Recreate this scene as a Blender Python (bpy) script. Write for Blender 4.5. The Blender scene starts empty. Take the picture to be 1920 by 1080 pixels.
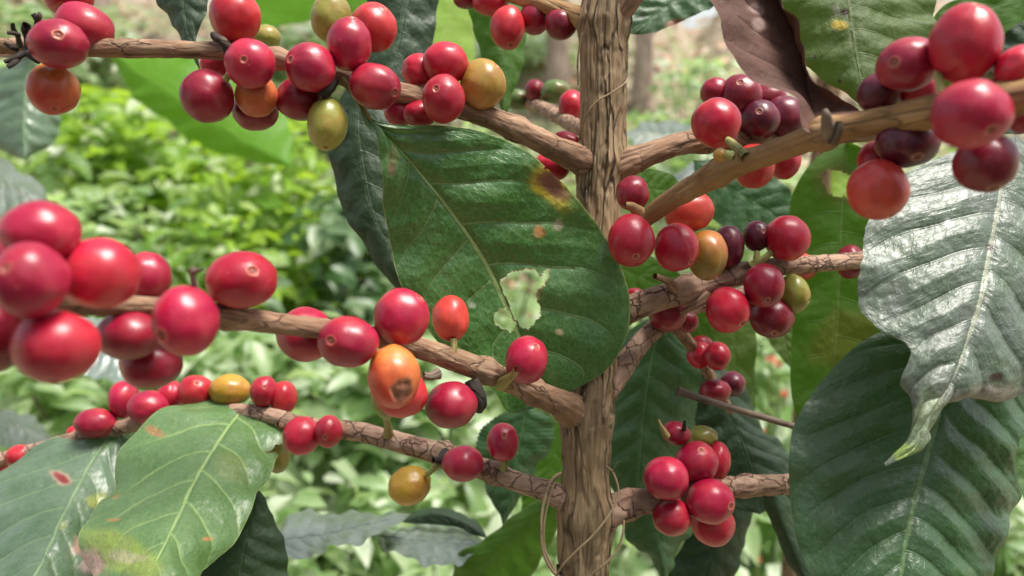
import bpy, math, random
import numpy as np
from mathutils import Vector, Matrix, Euler, noise
R_ = math.radians
random.seed(7); rng = np.random.default_rng(7)
scene = bpy.context.scene
C = scene.collection

# ------------------------------------------------------------------ camera, sky, sun, exposure
W, H = 1920.0, 1080.0
F = 1507.0                                   # focal length in photo pixels
CAM = np.array([0.0, 0.0, 1.0]); PITCH = -14.0
cam_d = bpy.data.cameras.new('camera'); cam = bpy.data.objects.new('camera', cam_d); C.objects.link(cam)
cam.location = CAM; cam.rotation_euler = (R_(90 + PITCH), 0, 0)
cam_d.sensor_width = 36; cam_d.lens = F / W * 36
cam_d.clip_start = 0.005; cam_d.clip_end = 400
cam_d.dof.use_dof = True; cam_d.dof.focus_distance = 0.262; cam_d.dof.aperture_fstop = 10.5
scene.camera = cam
CR = np.array(Euler((R_(90 + PITCH), 0, 0)).to_matrix())

def P(px, py, d):
    return CAM + CR @ np.array([(px - 960) / F * d, -(py - 540) / F * d, -d])
def camdir(x, y, z):                          # screen right, screen up, toward the camera
    return CR @ np.array([x, y, z])

world = bpy.data.worlds.new('World'); scene.world = world; world.use_nodes = True
nt = world.node_tree
sky = nt.nodes.new('ShaderNodeTexSky'); sky.sky_type = 'NISHITA'; sky.sun_disc = False
SUN_EL, SUN_AZ = 70.0, 100.0                  # azimuth: direction the light comes from (180 = behind the camera)
sky.sun_elevation = R_(SUN_EL); sky.sun_rotation = R_(SUN_AZ); sky.dust_density = 2.0; sky.air_density = 1.0; sky.ozone_density = 0.6
hs = nt.nodes.new('ShaderNodeHueSaturation'); hs.inputs['Saturation'].default_value = 0.35
nt.links.new(sky.outputs[0], hs.inputs['Color'])
nt.links.new(hs.outputs[0], nt.nodes['Background'].inputs[0]); nt.nodes['Background'].inputs[1].default_value = 0.13
sl = bpy.data.lights.new('sun', 'SUN'); sl.energy = 4.2; sl.angle = R_(24); sl.color = (1.0, 0.95, 0.87)
so = bpy.data.objects.new('sun', sl); C.objects.link(so)
az = R_(SUN_AZ); sd = Vector((math.sin(az) * math.cos(R_(SUN_EL)), math.cos(az) * math.cos(R_(SUN_EL)), math.sin(R_(SUN_EL))))
so.rotation_euler = sd.to_track_quat('Z', 'Y').to_euler()
scene.view_settings.view_transform = 'Standard'; scene.view_settings.look = 'None'
scene.view_settings.exposure = 0.75; scene.view_settings.gamma = 1.0

# ------------------------------------------------------------------ helpers
def tag(o, label=None, cat=None, group=None, kind=None):
    if label: o['label'] = label
    if cat: o['category'] = cat
    if group: o['group'] = group
    if kind: o['kind'] = kind
    return o
def empty(name, loc, label=None, cat=None, group=None):
    o = bpy.data.objects.new(name, None); C.objects.link(o); o.location = loc; o.empty_display_size = 0.02
    return tag(o, label, cat, group)
def mesh_obj(name, V, Fs, mat, parent=None, smooth=True, uv=None, attrs=None, cols=None):
    V = np.asarray(V, dtype=np.float64); org = V.mean(axis=0)
    me = bpy.data.meshes.new(name)
    Fa = np.asarray(Fs, dtype=np.int32)
    k = Fa.shape[1]
    me.vertices.add(len(V)); me.vertices.foreach_set('co', (V - org).astype(np.float32).ravel())
    me.loops.add(Fa.size); me.loops.foreach_set('vertex_index', Fa.ravel())
    me.polygons.add(len(Fa)); me.polygons.foreach_set('loop_start', np.arange(len(Fa), dtype=np.int32) * k)
    me.polygons.foreach_set('use_smooth', np.full(len(Fa), smooth))
    me.update(calc_edges=True); me.validate()
    if uv is not None:
        ul = me.uv_layers.new(name='UVMap'); ul.data.foreach_set('uv', np.asarray(uv, dtype=np.float32)[Fa.ravel()].ravel())
    for n, a in (attrs or {}).items():
        a = np.asarray(a, dtype=np.float32)
        if a.ndim == 2:
            at = me.attributes.new(n, 'FLOAT_VECTOR', 'POINT'); at.data.foreach_set('vector', a.ravel())
        else:
            at = me.attributes.new(n, 'FLOAT', 'POINT'); at.data.foreach_set('value', a)
    for n, a in (cols or {}).items():
        at = me.attributes.new(n, 'FLOAT_COLOR', 'POINT'); at.data.foreach_set('color', np.asarray(a, dtype=np.float32).ravel())
    me.materials.append(mat)
    o = bpy.data.objects.new(name, me); C.objects.link(o)
    o.location = org
    if parent is not None:
        o.parent = parent; o.matrix_parent_inverse = Matrix.Identity(4)
        o.location = Vector(org) - world_loc(parent)
    return o
def world_loc(o):
    v = Vector(o.location)
    while o.parent is not None:
        o = o.parent; v += Vector(o.location)
    return v
def vnoise(pts, scale, seed=0.0, octv=1):
    out = np.zeros(len(pts)); amp = 1.0; s = scale
    for _ in range(octv):
        out += amp * np.array([noise.noise((p[0] * s + seed, p[1] * s + seed * .7, p[2] * s - seed)) for p in pts]); amp *= .5; s *= 2.1
    return out
def catmull(ctrl, n_per):
    c = np.asarray(ctrl, float); c = np.vstack([2 * c[0] - c[1], c, 2 * c[-1] - c[-2]]); out = []
    for i in range(1, len(c) - 2):
        k = n_per if np.isscalar(n_per) else n_per[i - 1]
        t = np.linspace(0, 1, k, endpoint=False)[:, None]
        p0, p1, p2, p3 = c[i - 1], c[i], c[i + 1], c[i + 2]
        out.append(.5 * ((2 * p1) + (-p0 + p2) * t + (2 * p0 - 5 * p1 + 4 * p2 - p3) * t ** 2 + (-p0 + 3 * p1 - 3 * p2 + p3) * t ** 3))
    out.append(c[-2][None, :]); return np.vstack(out)

# ------------------------------------------------------------------ materials
class N:
    def __init__(s, name):
        s.m = bpy.data.materials.new(name); s.m.use_nodes = True; s.t = s.m.node_tree
        s.b = s.t.nodes['Principled BSDF']; s.out = s.t.nodes['Material Output']
    def n(s, t, **kw):
        x = s.t.nodes.new(t)
        for k, v in kw.items(): setattr(x, k, v)
        return x
    def l(s, a, b): s.t.links.new(a, b)
    def val(s, sock, v):
        if hasattr(v, 'is_linked') or hasattr(v, 'links'): s.l(v, sock)
        else: sock.default_value = v
    def math(s, op, a, b=None, c=None, clamp=False):
        x = s.n('ShaderNodeMath', operation=op, use_clamp=clamp); s.val(x.inputs[0], a)
        if b is not None: s.val(x.inputs[1], b)
        if c is not None: s.val(x.inputs[2], c)
        return x.outputs[0]
    def mix(s, f, a, b, mode='MIX'):
        x = s.n('ShaderNodeMix', data_type='RGBA', blend_type=mode); s.val(x.inputs[0], f)
        s.val(x.inputs[6], a if not isinstance(a, tuple) or len(a) == 4 else a + (1,)); s.val(x.inputs[7], b if not isinstance(b, tuple) or len(b) == 4 else b + (1,))
        return x.outputs[2]
    def noise(s, vec, scale, detail=3, rough=.55, dist=0):
        x = s.n('ShaderNodeTexNoise'); s.val(x.inputs['Vector'], vec); x.inputs['Scale'].default_value = scale
        x.inputs['Detail'].default_value = detail; x.inputs['Roughness'].default_value = rough; x.inputs['Distortion'].default_value = dist
        return x.outputs[0]
    def ramp(s, f, lo, hi, a=0.0, b=1.0):
        x = s.n('ShaderNodeMapRange', interpolation_type='SMOOTHSTEP'); s.val(x.inputs[0], f)
        x.inputs[1].default_value = lo; x.inputs[2].default_value = hi; x.inputs[3].default_value = a; x.inputs[4].default_value = b
        return x.outputs[0]
    def scalev(s, vec, v):
        x = s.n('ShaderNodeVectorMath', operation='MULTIPLY'); s.l(vec, x.inputs[0]); x.inputs[1].default_value = v; return x.outputs[0]
    def attr(s, name, out='Vector'):
        return s.n('ShaderNodeAttribute', attribute_name=name).outputs[out]
    def bump(s, h, strength, dist):
        x = s.n('ShaderNodeBump'); x.inputs['Strength'].default_value = strength; x.inputs['Distance'].default_value = dist; s.l(h, x.inputs['Height']); return x.outputs[0]

def bark_material(name, ca, cb, cc, dark, along=55, across=260, crackw=.05, bump=.0006, gates=(.42, .66)):
    m = N(name); v = m.attr('bark')
    sv = m.scalev(v, (across, across, along))
    fib = m.noise(m.scalev(v, (across * 3, across * 3, along * 1.2)), 1.0, 4, .6)
    big = m.noise(sv, .35, 3, .5)
    dv = m.n('ShaderNodeVectorMath', operation='ADD'); nz = m.n('ShaderNodeTexNoise'); m.l(sv, nz.inputs['Vector']); nz.inputs['Scale'].default_value = .8; nz.inputs['Detail'].default_value = 3
    nv = m.scalev(nz.outputs['Color'], (1.6, 1.6, 1.1)); m.l(sv, dv.inputs[0]); m.l(nv, dv.inputs[1])
    vo = m.n('ShaderNodeTexVoronoi', feature='DISTANCE_TO_EDGE'); m.l(dv.outputs[0], vo.inputs['Vector']); vo.inputs['Scale'].default_value = .55
    vc = m.n('ShaderNodeTexVoronoi', feature='F1'); m.l(dv.outputs[0], vc.inputs['Vector']); vc.inputs['Scale'].default_value = .55
    sep = m.n('ShaderNodeSeparateColor'); m.l(vc.outputs['Color'], sep.inputs[0])
    gate = m.ramp(big, *gates)
    crack = m.math('MULTIPLY', m.ramp(vo.outputs[0], 0, crackw, 1, 0), m.math('MULTIPLY', m.math('ADD', gate, .12, clamp=True), .8))
    col = m.mix(m.ramp(fib, .35, .65), ca, cb)
    col = m.mix(m.math('MULTIPLY', sep.outputs[0], .75), col, cc)
    col = m.mix(m.math('MULTIPLY', m.ramp(m.noise(v, 130, 3), .5, .75), .45), col, dark)
    col = m.mix(m.math('MULTIPLY', m.ramp(m.noise(v, 60, 4, .65), .52, .70), .40), col, (.36, .28, .18))
    slit = m.ramp(m.noise(m.scalev(v, (across * 2.2, across * 2.2, along * .35)), 1.0, 3, .5), .40, .33, 0, 1); col = m.mix(m.math('MULTIPLY', slit, .7), col, dark)
    col = m.mix(crack, col, dark)
    m.l(col, m.b.inputs['Base Color']); m.b.inputs['Roughness'].default_value = .78
    m.b.inputs['Specular IOR Level'].default_value = .3
    h = m.math('SUBTRACT', m.math('ADD', m.math('MULTIPLY', fib, .5), m.math('MULTIPLY', sep.outputs[1], .5)), crack)
    m.l(m.bump(h, .9, bump), m.b.inputs['Normal'])
    return m.m
M_STEM = bark_material('stem_bark', (.225, .14, .075), (.36, .255, .15), (.125, .09, .047), (.035, .021, .012), along=60, across=330, crackw=.075, bump=.0010, gates=(.36, .56))
M_STEM_OLD = M_STEM
M_BRANCH = bark_material('branch_bark', (.25, .14, .082), (.38, .24, .155), (.15, .082, .047), (.065, .032, .02), along=130, across=300, crackw=.035, bump=.0006)
M_BRANCH_Y = bark_material('young_branch_bark', (.31, .18, .075), (.40, .25, .115), (.24, .13, .055), (.10, .055, .03), along=35, across=240, crackw=.03, bump=.0003)
M_BRANCH_P = bark_material('pale_cracked_bark', (.33, .20, .14), (.44, .30, .22), (.24, .14, .095), (.075, .036, .024), along=230, across=230, crackw=.05, bump=.0007, gates=(.30, .5))
M_TWIG = bark_material('dry_twig_bark', (.17, .13, .10), (.24, .19, .14), (.13, .09, .07), (.03, .02, .015), along=60, across=400, crackw=.05, bump=.0002)

def cherry_material():
    m = N('cherry_skin'); col = m.attr('skin', 'Color'); g = m.n('ShaderNodeTexCoord').outputs['Object']
    n1 = m.noise(g, 190, 3, .6); n2 = m.noise(g, 900, 3, .65); n3 = m.noise(g, 1700, 1, .5)
    c = m.mix(m.math('MULTIPLY', m.ramp(n1, .42, .7), .38), col, m.mix(.35, col, (.70, .10, .09)))
    c = m.mix(m.math('MULTIPLY', m.ramp(m.noise(g, 90, 4, .7), .45, .7), .45), c, m.mix(.55, c, (.10, .004, .01)))
    c = m.mix(m.math('MULTIPLY', m.ramp(n2, .50, .75), .35), c, (.20, .015, .02))
    c = m.mix(m.math('MULTIPLY', m.ramp(n3, .74, .80), .35), c, (.85, .45, .38))
    d = m.attr('scar', 'Fac')
    c = m.mix(d, c, (.23, .09, .05)); rr = m.attr('ring', 'Fac'); c = m.mix(rr, c, (.55, .22, .13))
    m.l(c, m.b.inputs['Base Color'])
    m.l(m.math('ADD', m.math('MULTIPLY', n2, .20), m.math('ADD', m.math('MULTIPLY', d, .35), .25)), m.b.inputs['Roughness'])
    m.b.inputs['Subsurface Weight'].default_value = .12; m.b.inputs['Subsurface Radius'].default_value = (1, .25, .12); m.b.inputs['Subsurface Scale'].default_value = .0018
    m.b.inputs['Coat Weight'].default_value = .12; m.b.inputs['Coat Roughness'].default_value = .3; m.b.inputs['Specular IOR Level'].default_value = .42
    m.l(m.bump(m.math('ADD', m.math('MULTIPLY', n2, .5), n1), .25, .0004), m.b.inputs['Normal'])
    return m.m
M_CHERRY = cherry_material()

def leaf_material(name, base, base2, vein, trans, tw=.35, rough=.4, coat=.2, coatr=.3, nv=10.0, shift=.16, veinw=.035, film_sheen=0.0, film_sheen_c=(.45, .48, .46), speck=.4, wrinkle=.10, latw=.55):
    m = N(name); uv = m.n('ShaderNodeUVMap', uv_map='UVMap').outputs[0]
    s = m.n('ShaderNodeSeparateXYZ'); m.l(uv, s.inputs[0]); u = s.outputs[0]; v = m.math('MULTIPLY', m.math('SUBTRACT', s.outputs[1], .5), 2.0)
    av = m.math('ABSOLUTE', v); side = m.math('MULTIPLY', m.math('GREATER_THAN', v, 0), .04)
    obj = m.n('ShaderNodeTexCoord').outputs['Object']
    tri = m.math('PINGPONG', m.attr('veins', 'Fac'), .5)                      # 0 at a lateral vein
    lat = m.math('MULTIPLY', m.ramp(tri, 0, veinw, 1, 0), m.ramp(av, .55, .95, .8, .1))
    tri2 = m.math('PINGPONG', m.math('ADD', m.math('MULTIPLY', av, 9.0), m.math('MULTIPLY', m.noise(uv, 26, 2), 3.0)), .5)
    mid = m.ramp(av, .014, .026, 1, 0)
    ribs = m.math('MAXIMUM', lat, mid)
    nb = m.noise(obj, 60, 4, .6); nf = m.noise(obj, 500, 3, .6); ns = m.noise(obj, 900, 2, .5)
    net = m.n('ShaderNodeTexVoronoi', feature='DISTANCE_TO_EDGE'); m.l(obj, net.inputs['Vector']); net.inputs['Scale'].default_value = 420
    c = m.mix(m.ramp(nb, .35, .68), base, base2)
    c = m.mix(m.math('MULTIPLY', m.ramp(net.outputs[0], 0, .12, 1, 0), .16), c, vein)
    if film_sheen > 0:
        fl = m.math('MULTIPLY', m.ramp(m.noise(obj, 45, 5, .7, .6), .32, .7), film_sheen); c = m.mix(fl, c, film_sheen_c)  # pale film; on the dark leaf it also puts sheen into the colour
    c = m.mix(m.math('MULTIPLY', m.ramp(ns, .72, .78), speck), c, (.5, .5, .38))
    c = m.mix(m.math('MAXIMUM', m.math('MULTIPLY', lat, latw), m.math('MULTIPLY', mid, .9)), c, vein)
    mk = m.n('ShaderNodeAttribute', attribute_name='mark')
    mf = m.math('MULTIPLY', mk.outputs['Alpha'], m.ramp(nf, .2, .5, .75, 1.0), clamp=True)
    c = m.mix(mf, c, m.mix(m.math('MULTIPLY', m.ramp(ns, .5, .7), .4), mk.outputs['Color'], (.12, .05, .03)))
    m.l(c, m.b.inputs['Base Color'])
    m.l(m.math('ADD', m.math('MULTIPLY', nf, .2), rough - .1), m.b.inputs['Roughness'])
    m.b.inputs['Coat Weight'].default_value = coat; m.b.inputs['Coat Roughness'].default_value = coatr
    hgt = m.math('ADD', m.math('MULTIPLY', nf, .5), m.math('ADD', m.math('MULTIPLY', m.ramp(tri2, 0, .2), .2), m.math('MULTIPLY', lat, -.6)))
    cv = m.n('ShaderNodeCombineXYZ'); m.l(m.math('MULTIPLY', m.attr('veins', 'Fac'), 4.0), cv.inputs[0]); m.l(m.math('MULTIPLY', v, 2.6), cv.inputs[1])
    hgt = m.math('ADD', hgt, m.math('MULTIPLY', m.noise(cv.outputs[0], 1.6, 4, .6, .4), wrinkle * 3))
    bp = m.bump(hgt, .55, .0006); m.l(bp, m.b.inputs['Normal'])
    tr = m.n('ShaderNodeBsdfTranslucent'); m.l(bp, tr.inputs['Normal'])
    m.l(m.mix(m.math('MULTIPLY', ribs, .4), m.mix(mf, m.mix(m.ramp(nb, .3, .7), trans, tuple(x * .75 for x in trans)), (.16, .06, .03)), vein), tr.inputs['Color'])
    ms = m.n('ShaderNodeMixShader'); ms.inputs[0].default_value = tw
    m.l(m.b.outputs[0], ms.inputs[1]); m.l(tr.outputs[0], ms.inputs[2]); m.l(ms.outputs[0], m.out.inputs['Surface'])
    return m.m
LM = dict(
    main=leaf_material('leaf_glossy_green', (.034, .115, .017), (.052, .15, .028), (.32, .44, .17), (.05, .20, .008), tw=.16, rough=.38, coat=.6, coatr=.27, film_sheen=.18, film_sheen_c=(.13, .22, .11), speck=.15),
    silver=leaf_material('leaf_silvery', (.075, .115, .07), (.13, .16, .13), (.36, .38, .28), (.15, .25, .08), tw=.12, rough=.36, coat=.22, coatr=.45, film_sheen=.55, film_sheen_c=(.14, .16, .145), nv=11, veinw=.03, speck=.7, wrinkle=.5, latw=.15),
    dark=leaf_material('leaf_dark_green', (.028, .078, .022), (.042, .10, .032), (.13, .21, .08), (.05, .16, .01), tw=.16, rough=.4, coat=.3, coatr=.34, film_sheen=.35, film_sheen_c=(.10, .14, .11), latw=.3, wrinkle=.25),
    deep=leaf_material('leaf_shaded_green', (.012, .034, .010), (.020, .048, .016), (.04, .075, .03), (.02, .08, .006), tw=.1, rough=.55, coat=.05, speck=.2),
    under=leaf_material('leaf_underside_green', (.05, .115, .012), (.07, .145, .018), (.12, .19, .05), (.10, .27, .008), tw=.45, rough=.55, coat=0, veinw=.04),
    olive=leaf_material('leaf_olive', (.06, .105, .018), (.085, .13, .03), (.14, .17, .07), (.13, .25, .015), tw=.4, rough=.6, coat=0),
    pale=leaf_material('leaf_pale_green', (.075, .16, .045), (.11, .20, .07), (.30, .42, .15), (.12, .32, .02), tw=.2, rough=.42, coat=.4, coatr=.35, film_sheen=.25, film_sheen_c=(.15, .21, .12), latw=.75, veinw=.06),
    paled=leaf_material('leaf_grey_green', (.055, .115, .05), (.085, .145, .075), (.22, .32, .15), (.08, .22, .02), tw=.15, rough=.4, coat=.5, coatr=.33, film_sheen=.4, film_sheen_c=(.18, .22, .18), latw=.6, veinw=.05),
    grey=leaf_material('leaf_grey_gloss', (.10, .14, .11), (.15, .19, .16), (.16, .20, .15), (.05, .14, .03), tw=.1, rough=.35, coat=.7, coatr=.3, film_sheen=.4, film_sheen_c=(.30, .33, .34)),
    mid=leaf_material('leaf_mid_green', (.028, .080, .026), (.042, .10, .036), (.09, .17, .06), (.05, .17, .01), tw=.2, rough=.5, coat=.1, latw=.3),
    brown=leaf_material('leaf_dry_brown', (.075, .030, .020), (.105, .044, .030), (.03, .014, .010), (.10, .03, .015), tw=.05, rough=.85, coat=0.0, nv=7, film_sheen=.15, film_sheen_c=(.13, .08, .065)),
    bright=leaf_material('leaf_bright_yellow_green', (.09, .24, .010), (.12, .29, .014), (.20, .36, .05), (.24, .54, .008), tw=.5, rough=.55, coat=0, nv=26, shift=.03),
    light=leaf_material('leaf_light_translucent', (.34, .50, .10), (.40, .56, .14), (.45, .58, .2), (.55, .85, .12), tw=.55, rough=.55, coat=0, nv=26, shift=.03),
)

# ------------------------------------------------------------------ builders
def build_tube(name, ctrl, mat, parent, seg=28, step=.0012, rough=.05, ridges=.0, nodes=(), seed=0., cap=True, abswidth=False, flare=0.0, lump=.05):
    """ctrl: rows of (px, py, depth, width in px)"""
    pts = np.array([P(a, b, d) for a, b, d, w in ctrl]); rad = np.array([w / 2 / F * d for a, b, d, w in ctrl])
    return tube_world(name, np.column_stack([pts, rad]), mat, parent, seg, step, rough, ridges, nodes, seed, flare, lump)
def tube_geom(cr, seg, step, rough, ridges, nodes, seed, flare=0, lump=.05):
    L = np.linalg.norm(np.diff(cr[:, :3], axis=0), axis=1); npp = np.maximum(2, (L / step).astype(int))
    q = catmull(cr, npp); p = q[:, :3]; r = np.maximum(q[:, 3], 1e-5)
    T = np.gradient(p, axis=0); T /= np.linalg.norm(T, axis=1)[:, None] + 1e-12
    s = np.concatenate([[0], np.cumsum(np.linalg.norm(np.diff(p, axis=0), axis=1))])
    up = np.array([.31, .27, .91]); A = np.cross(T[0], up); A /= np.linalg.norm(A); As = []
    for t in T:
        A = A - t * (A @ t); A /= np.linalg.norm(A); As.append(A)
    As = np.array(As); Bs = np.cross(T, As)
    # node swellings: list of (index into ctrl, amount, half-length m)
    cum = np.concatenate([[0], np.cumsum(npp)])
    for (ci, am, hl) in nodes:
        s0 = s[min(int(cum[int(ci)] + (ci - int(ci)) * (npp[min(int(ci), len(npp) - 1)])), len(s) - 1)]
        r = r * (1 + am * np.exp(-((s - s0) / hl) ** 2))
    if flare: r = r * (1 + flare * np.exp(-(s / .006)))
    th = np.linspace(0, 2 * math.pi, seg, endpoint=False)
    ct, st = np.cos(th), np.sin(th)
    r0 = float(np.mean(r)); V = []; bark = []
    nn = len(p)
    CT, SN = np.meshgrid(ct, np.ones(nn)); ST, _ = np.meshgrid(st, np.ones(nn)); S = np.repeat(s[:, None], seg, 1)
    rr = np.repeat(r[:, None], seg, 1)
    bx, by = CT * r0, ST * r0
    flat = np.column_stack([bx.ravel(), by.ravel(), S.ravel()])
    k = 1 / r0
    d = rough * vnoise(flat * np.array([k * 1.6, k * 1.6, k * .55]), 1.0, seed, 2)
    if ridges: 
        rn = vnoise(flat * np.array([k * 4.5, k * 4.5, k * .3]), 1.0, seed + 9, 3)
        d = d + ridges * (1 - np.abs(rn) * 3.2)
        stepn = vnoise(flat * np.array([k * 2.6, k * 2.6, k * .9]), 1.0, seed + 31, 2)
        d = d + ridges * .8 * np.tanh(stepn * 12)
    d = d + lump * vnoise(flat * np.array([k * .4, k * .4, k * .18]), 1.0, seed + 4, 1)
    rr = rr * (1 + d.reshape(nn, seg))
    V = p[:, None, :] + rr[:, :, None] * (CT[:, :, None] * As[:, None, :] + ST[:, :, None] * Bs[:, None, :])
    V = V.reshape(-1, 3)
    i = np.arange(nn - 1)[:, None] * seg; j = np.arange(seg)[None, :]; j2 = (j + 1) % seg
    Fq = np.stack([i + j, i + j2, i + seg + j2, i + seg + j], -1).reshape(-1, 4)
    # end caps as squeezed rings
    bark = flat + np.array([seed * .01, 0, seed * .013])
    caps = []
    for e, ring in ((0, 0), (1, (nn - 1) * seg)):
        c = len(V); V = np.vstack([V, p[0 if e == 0 else -1][None, :]]); bark = np.vstack([bark, bark[ring][None, :]])
        for a in range(seg):
            b = (a + 1) % seg
            caps.append([ring + a, c, c, ring + b] if e else [ring + b, c, c, ring + a])
    return V, Fq, caps, bark, p, s
def tube_world(name, cr, mat, parent, seg=28, step=.0012, rough=.05, ridges=0., nodes=(), seed=0., flare=0, lump=.05):
    V, Fq, caps, bark, p, s = tube_geom(cr, seg, step, rough, ridges, nodes, seed, flare, lump)
    o = mesh_obj(name, V, Fq, mat, parent, attrs={'bark': bark})
    return o
def multi_tube(name, list_cr, mat, parent, seg=8, step=.001, rough=.15, seed=0., ridges=0.):
    Vs, Fs, Bs, off = [], [], [], 0
    for i, cr in enumerate(list_cr):
        V, Fq, caps, bark, p, s = tube_geom(np.array(cr, float), seg, step, rough, ridges, (), seed + i * 3.1)
        Vs.append(V); Fs.append(Fq + off); Bs.append(bark); off += len(V)
    return mesh_obj(name, np.vstack(Vs), np.vstack(Fs), mat, parent, attrs={'bark': np.vstack(Bs)})

# ---- cherries
KC = dict(R=((.47, .010, .038), (.32, .005, .024)), C=((.39, .008, .046), (.25, .004, .030)), D=((.25, .005, .026), (.14, .003, .016)),
          U=((.11, .005, .026), (.06, .003, .016)), O=((.52, .15, .045), (.42, .07, .026)), K=((.57, .068, .044), (.50, .032, .030)),
          E=((.50, .028, .030), (.38, .010, .022)), Y=((.46, .28, .035), (.38, .21, .02)), G=((.29, .29, .05), (.18, .20, .035)), V=((.08, .15, .035), (.06, .11, .03)),
          T=((.42, .21, .04), (.31, .20, .035)), X=((.42, .15, .03), (.19, .16, .03)), Q=((.56, .20, .04), (.46, .030, .022)))
def cherry(parent, cx, cy, w, h, ang, kind, disc, d, label=None, rot=None, seed=None):
    seed = cx * .37 + cy * .91 if seed is None else seed
    rs = np.random.default_rng(int(abs(cx * 31 + cy * 17)) + 5)
    if disc is None:
        a = rs.uniform(0, 2 * math.pi); disc = (math.cos(a) * .75, math.sin(a) * .75, -1)
    dx, dy = disc[0], disc[1]; q = min(.97, math.hypot(dx, dy)); 
    if math.hypot(dx, dy) > .97: dx, dy = dx * .97 / math.hypot(dx, dy), dy * .97 / math.hypot(dx, dy)
    dz = math.sqrt(max(0, 1 - dx * dx - dy * dy)) * (-1 if len(disc) > 2 else 1)
    ax = np.array([dx, -dy, dz]); ax /= np.linalg.norm(ax)
    t1 = np.cross(ax, [0.2, 1, .1]); t1 /= np.linalg.norm(t1); t2 = np.cross(ax, t1)
    nt_, na = 46, 56
    tt = np.concatenate([np.linspace(0, .34, 16)[:-1], np.linspace(.34, math.pi, nt_ - 15)])
    th = np.linspace(0, 2 * math.pi, na, endpoint=False)
    TT, TH = np.meshgrid(tt, th, indexing='ij')
    n = (np.cos(TT)[..., None] * ax + np.sin(TT)[..., None] * (np.cos(TH)[..., None] * t1 + np.sin(TH)[..., None] * t2)).reshape(-1, 3)
    T_ = TT.ravel()
    sz = rs.uniform(.105, .165)
    wob = 1 + .05 * np.cos(TH.ravel() * 2 + rs.uniform(0, 6)) + .04 * np.cos(TH.ravel() * 5 + rs.uniform(0, 6)); tn = T_ / (sz * wob)
    rad = np.ones(len(n)) - .055 * np.exp(-(tn / .85) ** 4) + .012 * np.exp(-((tn - 1.15) / .3) ** 2) + .035 * np.exp(-(tn / .35) ** 2)
    rad -= .05 * np.exp(-((math.pi - T_) / .25) ** 2)
    rad -= .030 * np.exp(-((np.abs(np.sin(TH.ravel() + rs.uniform(0, 3))) / .22) ** 2)) * np.sin(T_) * rs.uniform(.2, 1)   # faint seam between the beans
    rad += .050 * vnoise(n, 1.15, seed, 2)
    mask_r = .5 * (1 / (1 + np.exp(-(np.cos(TH.ravel()) * 0)))) 
    pos = n * rad[:, None]
    a = R_(ang); ca, sa = math.cos(a), math.sin(a)
    rx, ry = w / 2 / F * d * 1.01, h / 2 / F * d * 1.01; rz = (rx + ry) / 2
    lx = pos[:, 0] * ca + pos[:, 1] * sa; ly = -pos[:, 0] * sa + pos[:, 1] * ca      # ang: counter-clockwise tilt of the w axis
    lx *= rx; ly *= ry; lz = pos[:, 2] * rz
    L = np.column_stack([lx * ca - ly * sa, lx * sa + ly * ca, lz])
    cen = P(cx, cy, d); V = cen + L @ CR.T
    i = np.arange(len(tt) - 1)[:, None] * na; j = np.arange(na)[None, :]; j2 = (j + 1) % na
    Fq = np.stack([i + j, i + na + j, i + na + j2, i + j2], -1).reshape(-1, 4)
    c1, c2 = [np.array(x) for x in KC[kind]]
    g = n @ np.array([rs.uniform(-.4, .4), -.8, rs.uniform(-.3, .5)]) if kind in 'XQ' else n @ (ax * (1 if rs.uniform() > .3 else -1))
    if kind == 'Q': g = n @ np.array([-.45, -.9, 0]) + .22
    g = .5 + .5 * np.tanh((g + .35 * vnoise(n, 1.6, seed + 3, 2)) * 1.6)
    col = c1 * (1 - g[:, None]) + c2 * g[:, None]
    col = col * (1 + .10 * rs.uniform(-1, 1))
    # fresh side patch, a little more orange near the stalk
    gl = np.clip(vnoise(n, 1.1, seed + 12, 1) * 1.5, 0, 1)[:, None] * .35
    if kind in 'RCE': col = col * (1 - gl) + np.array([.60, .05, .04]) * gl
    scar = np.exp(-(tn / .80) ** 6) * .85; ring = np.exp(-((tn - 1.15) / .28) ** 2) * rs.uniform(.2, .65)
    if kind in 'GVY': ring = ring * .3
    if rot is not None:                                                    # a brown rotten patch
        rd = np.array([rot[0], -rot[1], math.sqrt(1 - rot[0] ** 2 - rot[1] ** 2)])
        an = np.arccos(np.clip(n @ rd, -1, 1)) + .10 * vnoise(n, 4, seed, 2)
        k = 1 / (1 + np.exp((an - rot[2]) * 45)); scar = np.maximum(scar * 0, k); ring = .6 * np.exp(-((an - rot[2] - .03) / .05) ** 2)
        V = V - (camdir(*rd)[None, :]) * (k * rx * (.10 + .10 * vnoise(n, 5, seed + 2, 2)))[:, None]
    o = mesh_obj('coffee_cherry', V, Fq, M_CHERRY, parent, attrs={'scar': scar, 'ring': ring}, cols={'skin': np.column_stack([np.clip(col, 0, 1), np.ones(len(col))])})
    if label: o['label'] = label
    return o

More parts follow.
